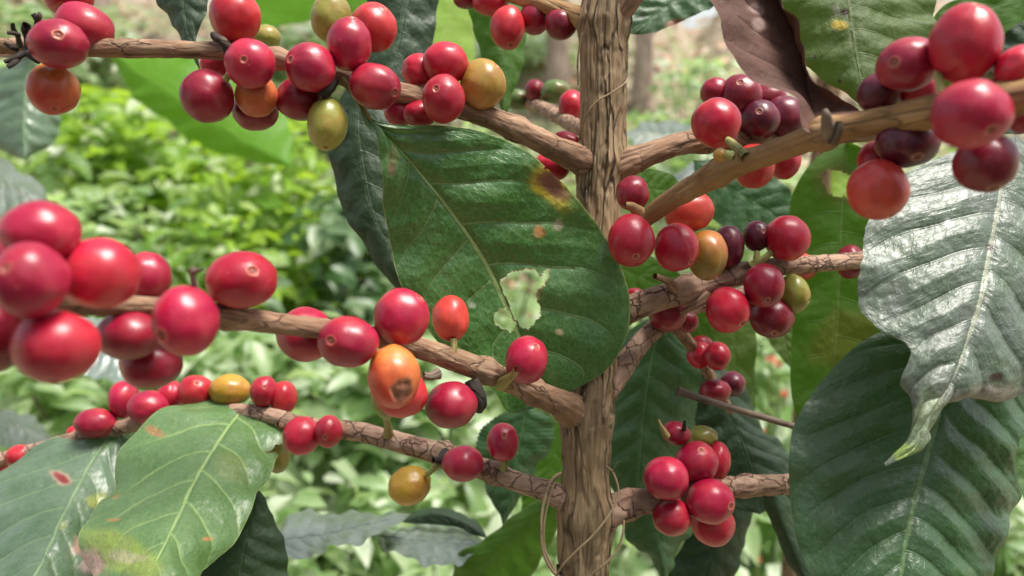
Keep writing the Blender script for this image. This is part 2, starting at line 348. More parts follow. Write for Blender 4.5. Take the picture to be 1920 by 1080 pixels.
# ---- leaves
def inpoly(x, y, poly):
    x = np.asarray(x); r = np.zeros(x.shape, bool); n = len(poly); j = n - 1
    for i in range(n):
        xi, yi = poly[i]; xj, yj = poly[j]
        c = ((yi > y) != (yj > y)) & (x < (xj - xi) * (y - yi) / (yj - yi + 1e-12) + xi); r ^= c; j = i
    return r
def leaf(parent, rows, mat, eL=0., eR=0., nu=120, nv=70, wave=.0012, quilt=.0011, lat=8., shift=.14, holes=(), marks=(), label=None, curl=0., edge=.012, seed=1., name='leaf', rim=None, serr=.0):
    """rows: (mid x, mid y, depth, left x, left y, right x, right y); a 3-tuple is a point"""
    rr = []
    for r in rows:
        if len(r) == 3: r = (r[0], r[1], r[2], r[0], r[1], r[0], r[1])
        rr.append(r)
    rr = np.array(rr, float); k = len(rr)
    seglen = np.linalg.norm(np.diff(rr[:, :2], axis=0), axis=1); npp = np.maximum(3, (seglen / seglen.sum() * nu).astype(int))
    q = catmull(rr, npp); nn = len(q)
    arc = np.concatenate([[0], np.cumsum(np.linalg.norm(np.diff(q[:, :2], axis=0), axis=1))]); u = arc / arc[-1]
    vv = np.linspace(-1, 1, nv); vv = np.sign(vv) * np.abs(vv) ** 1.15
    U, Vv = np.meshgrid(u, vv, indexing='ij'); A = np.abs(Vv)
    m = q[:, None, :]; 
    e1 = 1 + edge * np.array([noise.noise((x * 14, seed, 0)) + .6 * noise.noise((x * 45, seed, 3)) for x in u])[:, None]
    e2 = 1 + edge * np.array([noise.noise((x * 14, seed, 9)) + .6 * noise.noise((x * 45, seed, 7)) for x in u])[:, None]
    if serr:
        e1 = e1 + serr * np.sin(u * 210)[:, None]; e2 = e2 + serr * np.sin(u * 190)[:, None]
    wl = A * e1; wr = A * e2; left = Vv < 0
    X = m[..., 0] + np.where(left, (m[..., 3] - m[..., 0]) * wl, (m[..., 5] - m[..., 0]) * wr)
    Y = m[..., 1] + np.where(left, (m[..., 4] - m[..., 1]) * wl, (m[..., 6] - m[..., 1]) * wr)
    wid = np.sin(np.pi * np.clip(U, .02, .98)) ** .5
    D = m[..., 2] + np.where(left, eL, eR) * (A ** 1.4) * wid
    cx = (X - 960) / F * D; cy = -(Y - 540) / F * D
    L = np.stack([cx, cy, -D], -1); W3 = CAM + L @ CR.T
    du = np.gradient(W3, axis=0); dv = np.gradient(W3, axis=1); nrm = np.cross(du, dv); ln = np.linalg.norm(nrm, axis=-1, keepdims=True)
    nrm = nrm / np.maximum(ln, 1e-12); 
    tocam = CAM - W3; sgn = np.sign((nrm * tocam).sum(-1).mean()); nrm = nrm * sgn
    wdt = np.linalg.norm(W3[:, -1] - W3[:, 0], axis=1)[:, None]; size = min(1.0, wdt.max() / .05)
    wb = np.array([[noise.noise((a * 3.3, b * 2.2, seed)) for b in vv] for a in u])
    s = (U + .0 - A ** 1.25 * shift + np.where(left, 0, .04) + .022 * wb) * lat
    fr = np.abs(s - np.round(s)) * 2                                        # 0 on vein .. 1 between
    hgt = quilt * size * (fr ** .55) * np.sin(np.pi * np.clip(A, 0, 1) ** .8) ** .7
    hgt += -quilt * .35 * size * np.exp(-(A / .05) ** 2) + .0005 * size * np.exp(-(A / .018) ** 2)
    hgt += wave * size * (A ** 2) * np.sin(U * 19 + seed * 2 + np.where(left, 0, 2.)) + wave * .6 * size * A * np.sin(U * 43 + seed)
    fl = W3.reshape(-1, 3)
    hgt += (.0009 * size * vnoise(fl, 55, seed * 3, 2) + .00025 * vnoise(fl, 330, seed, 2)).reshape(hgt.shape)
    hgt *= wid
    W3 = W3 + nrm * hgt[..., None]
    V = W3.reshape(-1, 3); i = np.arange(nn - 1)[:, None] * nv; j = np.arange(nv - 1)[None, :]
    Fq = np.stack([i + j, i + j + 1, i + nv + j + 1, i + nv + j], -1).reshape(-1, 4)
    if sgn < 0: pass
    px, py = X.ravel(), Y.ravel()
    if holes:
        fx = px[Fq].mean(1); fy = py[Fq].mean(1)
        jx = np.array([noise.noise((a * .09, b * .09, 1.)) for a, b in zip(fx, fy)]) * 4; jy = np.array([noise.noise((a * .09, b * .09, 5.)) for a, b in zip(fx, fy)]) * 4
        keep = np.ones(len(Fq), bool)
        for h in holes: keep &= ~inpoly(fx + jx, fy + jy, h)
        rimv = np.zeros(len(V)); rimv[np.unique(Fq[~keep])] = 1.0; Fq = Fq[keep]
    mk = np.zeros((len(V), 4))
    if holes: mk[:, :3] = np.array([.42, .33, .16]) * rimv[:, None]; mk[:, 3] = rimv * .9
    if rim is not None:
        k_ = np.clip((A.ravel() - rim[3]) / (1 - rim[3]), 0, 1) * rim[4]; u_ = k_ > mk[:, 3]; mk[u_, :3] = rim[:3]; mk[u_, 3] = k_[u_]
    for (mx, my, ma, mb, mang, colr, st) in marks:
        a = R_(mang); dx, dy = px - mx, py - my
        ex = (dx * math.cos(a) + dy * math.sin(a)) / ma; ey = (-dx * math.sin(a) + dy * math.cos(a)) / mb
        rad = np.sqrt(ex ** 2 + ey ** 2) + .45 * np.array([noise.noise((x * .07 / max(1, ma / 16), y * .07 / max(1, ma / 16), mx)) for x, y in zip(px, py)])
        k_ = st / (1 + np.exp((rad - 1) * 9))
        an = k_ + mk[:, 3] * (1 - k_)
        mk[:, :3] = (np.array(colr)[None, :] * k_[:, None] + mk[:, :3] * (mk[:, 3] * (1 - k_))[:, None]) / np.maximum(an, 1e-6)[:, None]
        mk[:, 3] = an
    uv = np.column_stack([U.ravel(), Vv.ravel() * .5 + .5])
    o = mesh_obj(name, V, Fq, LM[mat], parent, uv=uv, attrs={'veins': s.ravel()}, cols={'mark': mk})
    if label: o['label'] = label
    return o

# ================================================================== THE COFFEE PLANT
base_pt = P(1092, 1500, .29); plant = empty('coffee_plant', (float(P(1092, 1080, .29)[0]), float(P(1092, 1080, .29)[1]), 0.0),
    'coffee plant in the foreground with flaking brown stem, red cherries and large glossy leaves', 'coffee plant')
# main stem, from the ground up past the top of the picture
SX = [(1090, 1130, .291, 96), (1094, 1050, .290, 94), (1098, 960, .290, 100), (1097, 890, .290, 86), (1099, 830, .290, 92), (1102, 775, .290, 98), (1112, 710, .290, 88), (1116, 620, .290, 80),
      (1119, 520, .290, 76), (1121, 440, .290, 78), (1122, 370, .290, 82), (1127, 310, .290, 90), (1129, 250, .290, 82), (1131, 170, .290, 84), (1132, 95, .290, 86), (1134, 45, .290, 92), (1138, 5, .290, 88), (1148, -60, .292, 84), (1160, -180, .294, 80)]
pts = np.array([P(a, b, d) for a, b, d, w in SX]); rad = np.array([w / 2 / F * d for a, b, d, w in SX])
tube_world('stem', np.column_stack([pts, rad]), M_STEM, plant, seg=180, step=.0007, rough=.04, ridges=.038, nodes=((2, .06, .006), (5, .06, .006), (11, .06, .004), (15, .08, .004)), seed=2.0, lump=.07)
low = pts[0]; gx, gy = float(low[0]), float(low[1])
tube_world('stem', np.array([[gx + .01, gy + .04, -.03, .016], [gx + .006, gy + .03, .2, .0135], [gx + .002, gy + .012, .55, .0115], list(pts[0] - np.array([0, 0, .004])) + [rad[0] * 1.0], list(pts[0]) + [rad[0] * .97]]), M_STEM, plant, seg=60, step=.004, rough=.04, ridges=.05, seed=6.0, lump=.1)

BR = {}
def branch(key, ctrl, mat=M_BRANCH, nodes=(), seed=1., seg=56, step=.0009, rough=.035, ridges=.03, label=None, flare=.0, lump=.10, name='branch'):
    o = build_tube(name, ctrl, mat, plant, seg=seg, step=step, rough=rough, ridges=ridges, nodes=nodes, seed=seed, flare=flare, lump=lump)
    if label: o['label'] = label
    BR[key] = (o, ctrl); return o
def bd(key, x):
    c = sorted([(r[0], r[2]) for r in BR[key][1]]); return float(np.interp(x, [a for a, _ in c], [b for _, b in c]))

branch('upper_left', [(1140, 330, .294, 24), (1118, 318, .291, 52), (1092, 303, .286, 54), (1030, 272, .279, 44), (965, 240, .272, 42), (900, 215, .266, 40), (830, 196, .262, 38), (760, 176, .257, 38), (700, 160, .253, 36), (640, 142, .250, 35), (580, 124, .247, 34),
    (520, 110, .245, 34), (440, 98, .242, 34), (380, 94, .241, 32), (300, 92, .240, 33), (240, 91, .240, 34), (180, 90, .240, 32), (110, 89, .240, 30), (50, 88, .240, 30), (0, 86, .240, 29), (-90, 82, .240, 28)],
    nodes=((8, .26, .0028), (11, .30, .0024), (4, .22, .003), (17, .24, .0026)), seed=11., label='long branch running left from the stem past the top leaf stalk')
branch('middle_left', [(1118, 790, .294, 24), (1100, 784, .291, 60), (1074, 770, .285, 66), (1040, 752, .275, 50), (1000, 735, .269, 44), (960, 717, .264, 42), (910, 695, .257, 42), (860, 677, .250, 42), (800, 657, .243, 40), (740, 640, .235, 38), (690, 630, .228, 38), (640, 621, .222, 38),
    (560, 612, .212, 38), (500, 604, .206, 40), (430, 594, .200, 42), (360, 582, .194, 40), (300, 575, .189, 36), (250, 573, .185, 36), (180, 571, .178, 40), (110, 568, .172, 40), (40, 560, .166, 40), (-60, 545, .160, 40)],
    nodes=((4, .26, .0028), (6, .30, .0026), (9, .22, .003), (14, .26, .0028)), seed=23., label='branch curving toward the camera at left, laden with big red cherries')
branch('lower_left', [(1105, 950, .294, 24), (1085, 944, .291, 44), (1064, 936, .289, 48), (1030, 922, .290, 42), (980, 906, .293, 38), (930, 888, .296, 38), (880, 870, .300, 38), (830, 852, .303, 40), (780, 838, .306, 38), (730, 824, .309, 38), (680, 811, .312, 36), (640, 805, .315, 34),
    (580, 800, .319, 32), (500, 778, .325, 30), (430, 772, .330, 30), (350, 782, .335, 28), (270, 792, .338, 28), (210, 805, .341, 28), (130, 825, .345, 26), (40, 852, .350, 26), (-60, 875, .35, 26)],
    nodes=((5, .24, .0026), (7, .32, .0026), (12, .2, .003)), mat=M_BRANCH_P, seed=37., label='pinkish flaking branch below, with a yellow cherry hanging under it')
branch('upper_right_back', [(1125, 328, .294, 24), (1150, 318, .290, 56), (1176, 306, .288, 54), (1215, 290, .289, 44), (1260, 274, .293, 42), (1320, 262, .300, 42), (1390, 262, .305, 38), (1450, 262, .31, 36), (1540, 255, .32, 34), (1640, 250, .33, 30)],
    nodes=((5, .25, .005),), seed=41.)
branch('right_front', [(1150, 452, .276, 30), (1185, 428, .270, 30), (1212, 408, .265, 33), (1255, 376, .258, 38), (1305, 346, .250, 44), (1350, 322, .243, 50), (1385, 306, .238, 46), (1430, 292, .232, 44), (1490, 270, .224, 46), (1545, 250, .216, 52), (1600, 236, .209, 48),
    (1660, 225, .202, 52), (1730, 212, .194, 54), (1800, 202, .186, 58), (1870, 192, .179, 62), (1940, 178, .172, 64), (2040, 160, .165, 64)], mat=M_BRANCH_Y,
    nodes=((5, .12, .003), (9, .28, .0028), (12, .15, .004), (14, .22, .003)), seed=53., label='smooth tan branch reaching to the right toward the camera')
branch('middle_right', [(1112, 622, .294, 24), (1130, 608, .290, 48), (1150, 596, .288, 54), (1190, 576, .287, 52), (1240, 558, .288, 48), (1290, 543, .290, 46), (1340, 527, .292, 44), (1390, 513, .295, 38), (1450, 502, .299, 34), (1520, 495, .304, 32), (1600, 489, .310, 32), (1700, 480, .316, 32), (1800, 470, .32, 30)],
    nodes=((5, .3, .005), (7, .15, .003)), mat=M_BRANCH_P, seed=61., label='dark ringed branch at right between the clustered cherries')
branch('right_upright', [(1112, 770, .291, 52), (1135, 735, .291, 46), (1160, 700, .294, 42), (1185, 664, .299, 38), (1212, 632, .306, 36), (1245, 602, .314, 36), (1290, 578, .322, 32), (1350, 560, .33, 28), (1420, 548, .34, 26)], nodes=((5, .22, .003),), mat=M_BRANCH_P, seed=71., ridges=.05)
branch('lower_right', [(1098, 985, .294, 24), (1120, 974, .292, 62), (1146, 960, .290, 58), (1180, 946, .292, 48), (1225, 938, .295, 46), (1280, 928, .298, 42), (1340, 916, .302, 40), (1400, 911, .306, 38), (1450, 909, .309, 36), (1500, 907, .312, 36), (1600, 900, .318, 34), (1700, 890, .32, 30)], nodes=((3, .22, .003), (7, .18, .003)), mat=M_BRANCH_P, seed=83., ridges=.045, label='short pale cracked branch low on the right of the stem')
branch('top_left', [(1142, 56, .294, 24), (1118, 46, .292, 40), (1098, 38, .291, 42), (1070, 26, .293, 36), (1030, 12, .297, 32), (985, -2, .302, 30), (930, -18, .305, 28), (860, -34, .31, 28)], mat=M_BRANCH_Y, seed=91.)
branch('top_fork', [(1130, 62, .290, 60), (1150, 30, .288, 56), (1172, 0, .286, 54), (1200, -34, .284, 52), (1260, -80, .28, 50)], seed=97., ridges=.04)
branch('back_left', [(1130, 262, .292, 30), (1100, 246, .310, 28), (1070, 232, .335, 28), (1035, 212, .365, 26), (1005, 198, .39, 22), (960, 190, .42, 20)], mat=M_BRANCH_P, seed=101., label='thin pale side branch behind the stem with small green cherries')
branch('back_right', [(1250, 600, .315, 24), (1290, 640, .330, 22), (1325, 695, .345, 20), (1345, 730, .350, 18), (1370, 770, .36, 14)], seed=105.)
branch('dead_twig', [(1270, 732, .300, 15), (1310, 746, .300, 14), (1370, 764, .300, 12), (1430, 782, .301, 12), (1490, 800, .302, 12), (1580, 826, .305, 12), (1680, 850, .310, 12)], mat=M_TWIG, seed=109., seg=24, step=.0007, ridges=.02, nodes=((0, .3, .001),), label='thin grey dead twig poking out from behind the dark leaf', name='twig')

# cherries: (branch, rows of cx, cy, w, h, tilt, kind, disc, depth offset in mm, label, rot)
def cluster(key, rows):
    b = BR[key][0]
    for r in rows:
        cx, cy, w, h, a, k, disc, dz = r[:8]
        cherry(b, cx, cy, w, h, a, k, disc, bd(key, cx) + dz / 1000., label=(r[8] if len(r) > 8 else None), rot=(r[9] if len(r) > 9 else None))
cluster('upper_left', [
    (110, 82, 106, 88, 0, 'C', (.44, -.09), -12, 'red cherry with a round pale scar beside the black dried stalks'),
    (158, 52, 108, 90, -18, 'C', (.8, .5, 1), 1), (128, -6, 86, 74, 0, 'E', (.1, .7), 9), (100, 168, 90, 94, 0, 'Q', (.3, .85), -1, 'orange cherry hanging under the branch at far left'),
    (441, 30, 91, 102, 8, 'E', None, -1), (469, 119, 92, 92, 0, 'C', (.06, .12), -13), (388, 181, 96, 98, 20, 'D', None, -4), (410, 124, 68, 56, 0, 'R', None, 12),
    (481, 180, 78, 78, 0, 'O', None, -3, 'orange cherry tucked between red ones under the branch'), (478, 208, 84, 74, 0, 'D', None, 6),
    (582, 127, 94, 90, -20, 'C', (-.62, -.12), -13), (562, 186, 88, 80, 0, 'D', None, -1), (614, 233, 74, 100, -6, 'G', (.05, .95), -8, 'yellow green unripe cherry hanging below the branch'),
    (621, 33, 74, 94, -5, 'G', None, 3, 'pale yellow green cherry above the branch'), (655, 83, 82, 100, -6, 'C', (.25, -.82), -12), (701, 52, 86, 92, 10, 'E', (.55, -.62), -1),
    (703, 162, 98, 84, -10, 'C', (.82, .38), -13), (786, 134, 64, 66, 0, 'R', None, 4), (835, 119, 86, 78, 0, 'R', None, -4), (832, 186, 80, 90, 0, 'R', (-.28, -.22), -14),
    (905, 158, 86, 94, 0, 'T', (.62, -.62), -5, 'large mustard yellow cherry right of the red ones'), (787, 214, 64, 50, 0, 'R', None, -1), (748, 210, 56, 54, 0, 'C', None, 5),
    (1035, 312, 66, 50, -20, 'R', None, 14), (1062, 268, 58, 42, -15, 'R', None, 30)])
cluster('top_left', [(952, 52, 66, 80, -8, 'E', (.2, .9), -7, 'brownish orange cherry hanging at the top beside the green leaf'), (1003, 34, 58, 60, 0, 'D', None, 3), (1051, 46, 60, 56, -20, 'D', None, 0), (920, 4, 68, 50, 0, 'R', None, 2), (874, -4, 50, 40, 0, 'D', None, 3), (985, -14, 60, 40, 0, 'R', None, 2)])
for r in [(1003, 170, 38, 42, 0, 'D', (.2, -.3), .392), (1041, 172, 56, 44, 8, 'V', None, .385, 'small dark green cherry behind the stem'), (970, 187, 44, 38, 0, 'V', None, .40, 'small green cherry half hidden by a leaf'), (1071, 198, 48, 58, -8, 'R', None, .345)]:
    cherry(BR['back_left'][0], *r[:7], r[7], label=(r[8] if len(r) > 8 else None))
cluster('upper_right_back', [
    (1343, 231, 90, 94, -12, 'R', (-.1, -.95, 1), -26, 'bright pink red cherry held up by a green stalk above a tiny yellow one'), (1341, 173, 56, 54, 0, 'D', None, 6), (1388, 180, 80, 80, 0, 'D', (-.25, -.42), 0), (1424, 224, 76, 74, 0, 'U', (-.3, -.2), -7, 'dark purple cherry in the shade of the brown leaf'),
    (1470, 222, 84, 84, 0, 'U', None, -3), (1440, 190, 70, 70, 0, 'D', None, 6), (1413, 312, 76, 84, 0, 'K', None, -9, 'coral orange cherry half hidden behind the tan branch'), (1470, 300, 60, 72, 0, 'R', None, 0)])
cluster('right_front', [
    (1702, 121, 112, 98, 5, 'C', (-.75, .1), -3), (1810, 82, 120, 144, 3, 'R', (0, -.85), -2, 'tall oval cherry, the topmost of the big cluster at right'), (1819, 214, 138, 128, 0, 'C', (.15, .62), -15, 'largest round cherry in front of the tan branch'),
    (1652, 176, 84, 82, 0, 'U', (-.3, .8), 4, 'dull purple cherry left in the big cluster'), (1722, 166, 74, 62, 0, 'C', None, 9), (1914, 128, 94, 82, 10, 'R', None, 3), (1701, 268, 116, 90, 0, 'U', (0, .7), 5, 'dark purple cherry under the branch'),
    (1848, 305, 108, 112, 0, 'D', (0, .9), -2), (1646, 356, 108, 112, -8, 'K', (.3, .88), 0, 'coral red cherry hanging lowest of the big cluster'), (1640, 298, 60, 66, 0, 'R', None, 10), (1920, 222, 56, 56, 0, 'D', None, 16),
    (1186, 363, 62, 66, 0, 'D', None, -2, 'small maroon cherry beside the bark where the tan branch starts'), (1183, 452, 88, 98, 0, 'R', (.08, .62), -16), (1268, 464, 82, 92, 0, 'R', (.5, .6), 4), (1326, 478, 74, 94, 0, 'X', None, 26, 'cherry ripening from olive to orange beside two red ones'), (1292, 397, 94, 76, 14, 'K', None, 24)])
cluster('middle_right', [
    (1366, 462, 56, 80, 4, 'U', None, -4), (1418, 443, 50, 58, 0, 'U', (.2, -.3), -4), (1475, 447, 82, 88, 25, 'R', None, -10), (1432, 535, 76, 82, 0, 'C', (-.05, .65), -16), (1487, 552, 60, 74, 0, 'G', (.68, .3), -6, 'yellow green cherry at the edge of the cluster'),
    (1364, 581, 82, 86, 0, 'R', (.5, .55), -10), (1447, 596, 80, 76, 0, 'D', (-.1, .7), -3), (1252, 586, 72, 72, 0, 'D', None, 14), (1289, 603, 40, 42, 0, 'D', None, 22), (1190, 553, 36, 26, 0, 'R', None, 16), (1504, 500, 56, 50, 0, 'K', None, 10), (1594, 491, 50, 64, 0, 'D', None, 10), (1418, 570, 50, 60, 0, 'D', None, 4)])
for r in [(1311, 665, 46, 52, 0, 'R', None, .335), (1345, 668, 48, 54, 0, 'R', None, .328), (1316, 646, 42, 34, 0, 'R', None, .341), (1341, 733, 58, 44, 0, 'D', None, .332), (1373, 720, 48, 48, 0, 'U', None, .343)]:
    cherry(BR['back_right'][0], *r)
cluster('lower_right', [
    (1268, 812, 54, 44, -20, 'D', (-.8, -.4), -2, 'small shrivelled maroon cherry with dry sepals'), (1317, 818, 56, 40, 0, 'G', None, 6, 'olive yellow cherry behind the red ones'), (1306, 866, 80, 76, 0, 'C', (.05, -.72), -5), (1344, 865, 50, 74, -4, 'R', None, 3), (1249, 897, 86, 80, -10, 'C', (.1, -.97, 1), -12),
    (1332, 940, 88, 84, 0, 'C', (.65, 0), -14), (1260, 970, 72, 68, 0, 'R', (-.8, 0), -8), (1337, 984, 80, 78, 0, 'R', (.3, .9), -1), (1290, 900, 60, 40, 0, 'D', None, 4)])
cluster('middle_left', [
    (76, 436, 140, 116, 0, 'C', (0, .9), -10), (57, 525, 130, 142, 0, 'C', (-.08, -.28), -19, 'big foreground cherry with a pale scar facing the camera'), (186, 512, 142, 134, -5, 'R', None, -13), (276, 518, 88, 90, 0, 'C', None, 4), (105, 650, 150, 138, 0, 'R', (.15, .92), -17, 'widest red cherry, lowest in the foreground group'),
    (-10, 630, 92, 140, 0, 'D', None, -4), (-20, 500, 90, 110, 0, 'D', None, 2), (242, 629, 118, 92, 0, 'D', None, 1), (348, 602, 118, 132, 0, 'C', (-.35, .35), -16, 'red cherry with an open round scar overlapping the branch'), (283, 682, 112, 94, 0, 'D', None, 9), 
    (453, 525, 129, 108, 6, 'R', (.55, -.28), -6, 'bright red cherry standing alone on top of the branch'), (573, 627, 108, 102, -8, 'C', None, 12), (653, 641, 113, 95, -6, 'C', (-.4, -.1), -11), (753, 594, 104, 108, 0, 'C', (.7, -.65), -11), (845, 597, 69, 86, 0, 'K', (0, -.9, 1), 2, 'upright coral orange cherry on a green stalk'),
    (738, 706, 98, 118, 4, 'Q', (-.1, -.9, 1), -18, 'orange cherry with a crusty brown rotten patch', (.48, .42, .42)), (752, 738, 98, 90, 0, 'E', None, -4), (726, 735, 62, 100, 0, 'G', None, 6, 'sliver of a green cherry behind the rotten one'), 
    (846, 760, 98, 88, 14, 'D', (-.6, .6, 1), -6, 'dark crimson cherry hanging under the branch'), (987, 675, 78, 92, -12, 'C', (.45, -.6), -15, 'crimson cherry on a short pale stalk in front of the large leaf')])
cluster('lower_left', [
    (565, 817, 70, 73, 0, 'R', None, -8), (616, 809, 50, 60, 0, 'R', (0, .2), -8), (521, 855, 46, 64, 0, 'G', None, 4, 'olive green cherry peeping from behind the torn leaf'), (868, 869, 77, 67, 4, 'C', None, -12), (943, 829, 60, 72, 0, 'C', (.1, -.5), -6, 'cherry standing above the branch in front of the grey leaf'),
    (768, 911, 82, 72, 22, 'Y', None, -6, 'single yellow cherry hanging below the branch'), (431, 731, 76, 58, 0, 'Y', None, 4, 'yellow orange cherry in the row above the torn leaf'), (368, 734, 66, 62, 0, 'E', (.3, -.6), 2), (320, 741, 50, 54, 0, 'R', None, 6), (278, 764, 74, 64, 0, 'C', None, -4),
    (232, 749, 54, 70, 0, 'C', None, 4), (495, 734, 52, 58, 0, 'R', (.3, -.4), 0), (532, 745, 50, 62, 0, 'E', None, 6), (179, 793, 77, 54, 0, 'C', None, -4), (141, 812, 32, 28, 0, 'R', None, 4), (38, 855, 52, 42, 0, 'E', None, 0), (-6, 870, 40, 36, 0, 'R', None, 3)])
cherry(BR['upper_left'][0], 498, 70, 56, 46, 0, 'G', None, .33, label='blurred pale green cherry behind the branch')

# stalks (green pedicels), each a short bent tube from branch to cherry
M_STALK = bark_material('green_stalk_skin', (.24, .26, .07), (.32, .33, .11), (.28, .2, .09), (.12, .08, .03), along=60, across=300, crackw=.02, bump=.0002)
M_BLACK = bark_material('dried_black_bark', (.035, .026, .022), (.06, .045, .038), (.02, .015, .012), (.008, .006, .005), along=120, across=300, crackw=.05, bump=.0004)
def stalk(key, ctrl, mat=None, name='stalk'):
    return build_tube(name, ctrl, mat or M_STALK, BR[key][0], seg=16, step=.0005, rough=.12, ridges=.03, seed=ctrl[0][0])
stalk('middle_left', [(852, 676, .248, 20), (851, 662, .247, 15), (851, 645, .247, 12), (850, 634, .247, 12)])
stalk('middle_left', [(938, 722, .258, 24), (950, 712, .252, 19), (962, 702, .248, 14), (970, 692, .245, 14)])
stalk('lower_left', [(728, 815, .306, 20), (727, 800, .300, 14), (724, 785, .285, 11), (722, 770, .25, 10)])
stalk('lower_left', [(832, 862, .298, 20), (820, 872, .296, 13), (808, 884, .296, 10), (800, 890, .297, 10)])
stalk('upper_right_back', [(1400, 296, .232, 22), (1388, 284, .236, 18), (1374, 270, .25, 15), (1364, 262, .27, 12), (1360, 255, .28, 10)])
stalk('middle_right', [(1410, 500, .288, 22), (1424, 490, .287, 14), (1438, 480, .287, 12), (1445, 474, .289, 12)])
stalk('middle_right', [(1412, 502, .287, 16), (1418, 488, .287, 13), (1420, 472, .288, 11)])
stalk('upper_left', [(440, 118, .236, 14), (430, 140, .233, 13), (422, 150, .233, 12)])
stalk('upper_left', [(618, 156, .244, 16), (616, 170, .242, 12), (614, 186, .242, 12)])
stalk('right_front', [(1775, 190, .180, 18), (1765, 165, .182, 16), (1758, 140, .185, 16)])
stalk('right_front', [(1838, 160, .182, 20), (1860, 147, .180, 18), (1880, 140, .180, 16)])
cherry(BR['right_front'][0], 1351, 291, 27, 26, 0, 'Y', None, .231, label='tiny undeveloped yellow fruit on the tan branch')
stalk('right_front', [(1376, 296, .228, 16), (1364, 292, .229, 12), (1356, 291, .230, 10)])
stalk('lower_left', [(944, 880, .290, 16), (945, 868, .289, 12), (944, 858, .289, 12)])
# dried black flower stalks at far left, and other dried bits
for c in [[(38, 88, .234, 12), (34, 70, .232, 9), (26, 56, .230, 9), (24, 44, .229, 7)], [(54, 86, .234, 16), (52, 70, .231, 14), (46, 56, .229, 12), (50, 48, .228, 16)], [(60, 80, .232, 14), (66, 60, .229, 12), (70, 40, .227, 11), (62, 26, .226, 10)],
          [(70, 40, .227, 10), (74, 30, .226, 9), (74, 24, .226, 6)], [(50, 96, .232, 14), (38, 104, .228, 12), (20, 112, .226, 10), (8, 116, .225, 8)], [(40, 102, .230, 12), (26, 118, .226, 10), (14, 126, .225, 9)], [(30, 92, .23, 12), (20, 88, .227, 9), (8, 80, .226, 7)],
          [(52, 100, .230, 14), (66, 112, .228, 10), (74, 118, .228, 7)], [(36, 66, .23, 9), (24, 62, .228, 8), (14, 62, .227, 6)]]:
    stalk('upper_left', c, M_BLACK, 'dried_stalk')
stalk('upper_left', [(430, 96, .234, 22), (420, 80, .232, 18), (404, 70, .231, 16), (400, 62, .231, 12)], M_BLACK, 'dried_stalk')
stalk('upper_left', [(622, 150, .238, 30), (612, 168, .236, 26), (600, 178, .236, 18)], M_BLACK, 'dried_stalk')
stalk('middle_left', [(368, 548, .180, 18), (364, 530, .178, 12), (361, 512, .177, 12), (358, 504, .177, 18)], M_TWIG, 'dried_stalk')
stalk('middle_left', [(361, 510, .177, 12), (370, 508, .176, 8), (380, 504, .175, 5)], M_TWIG, 'dried_stalk')
stalk('middle_left', [(884, 712, .250, 26), (893, 735, .250, 30), (900, 755, .251, 28), (898, 772, .252, 14)], M_BLACK, 'dried_stalk')
stalk('middle_left', [(822, 700, .238, 22), (806, 706, .236, 14), (794, 704, .235, 14)], M_TWIG, 'dried_stalk')
stalk('lower_left', [(838, 852, .298, 26), (826, 862, .294, 18), (812, 862, .292, 10)], M_BLACK, 'dried_stalk')
stalk('lower_left', [(528, 800, .310, 12), (520, 795, .308, 9)], M_BRANCH, 'dried_stalk')
stalk('right_front', [(1556, 250, .206, 30), (1552, 232, .203, 24), (1548, 214, .201, 16), (1546, 206, .201, 10)], M_TWIG, 'dried_stalk')
stalk('right_front', [(1560, 262, .206, 26), (1570, 245, .203, 20), (1574, 228, .202, 14)], M_TWIG, 'dried_stalk')
stalk('right_front', [(1198, 400, .258, 26), (1186, 388, .256, 18), (1172, 384, .255, 10)], M_BRANCH_Y, 'dried_stalk')
stalk('middle_right', [(1268, 542, .284, 22), (1250, 526, .280, 14), (1228, 518, .277, 12)], M_BRANCH, 'dried_stalk')
stalk('middle_right', [(1330, 555, .286, 24), (1308, 570, .285, 14), (1290, 580, .286, 12), (1278, 588, .288, 10)], M_BRANCH, 'dried_stalk')
stalk('lower_right', [(1250, 818, .290, 14), (1240, 800, .287, 8), (1234, 786, .286, 4)], M_STALK, 'dried_stalk')
stalk('lower_right', [(1282, 806, .290, 10), (1284, 790, .288, 5)], M_BLACK, 'dried_stalk')
stalk('lower_right', [(1484, 904, .300, 16), (1492, 894, .296, 12), (1500, 902, .294, 8)], M_BRANCH, 'dried_stalk')

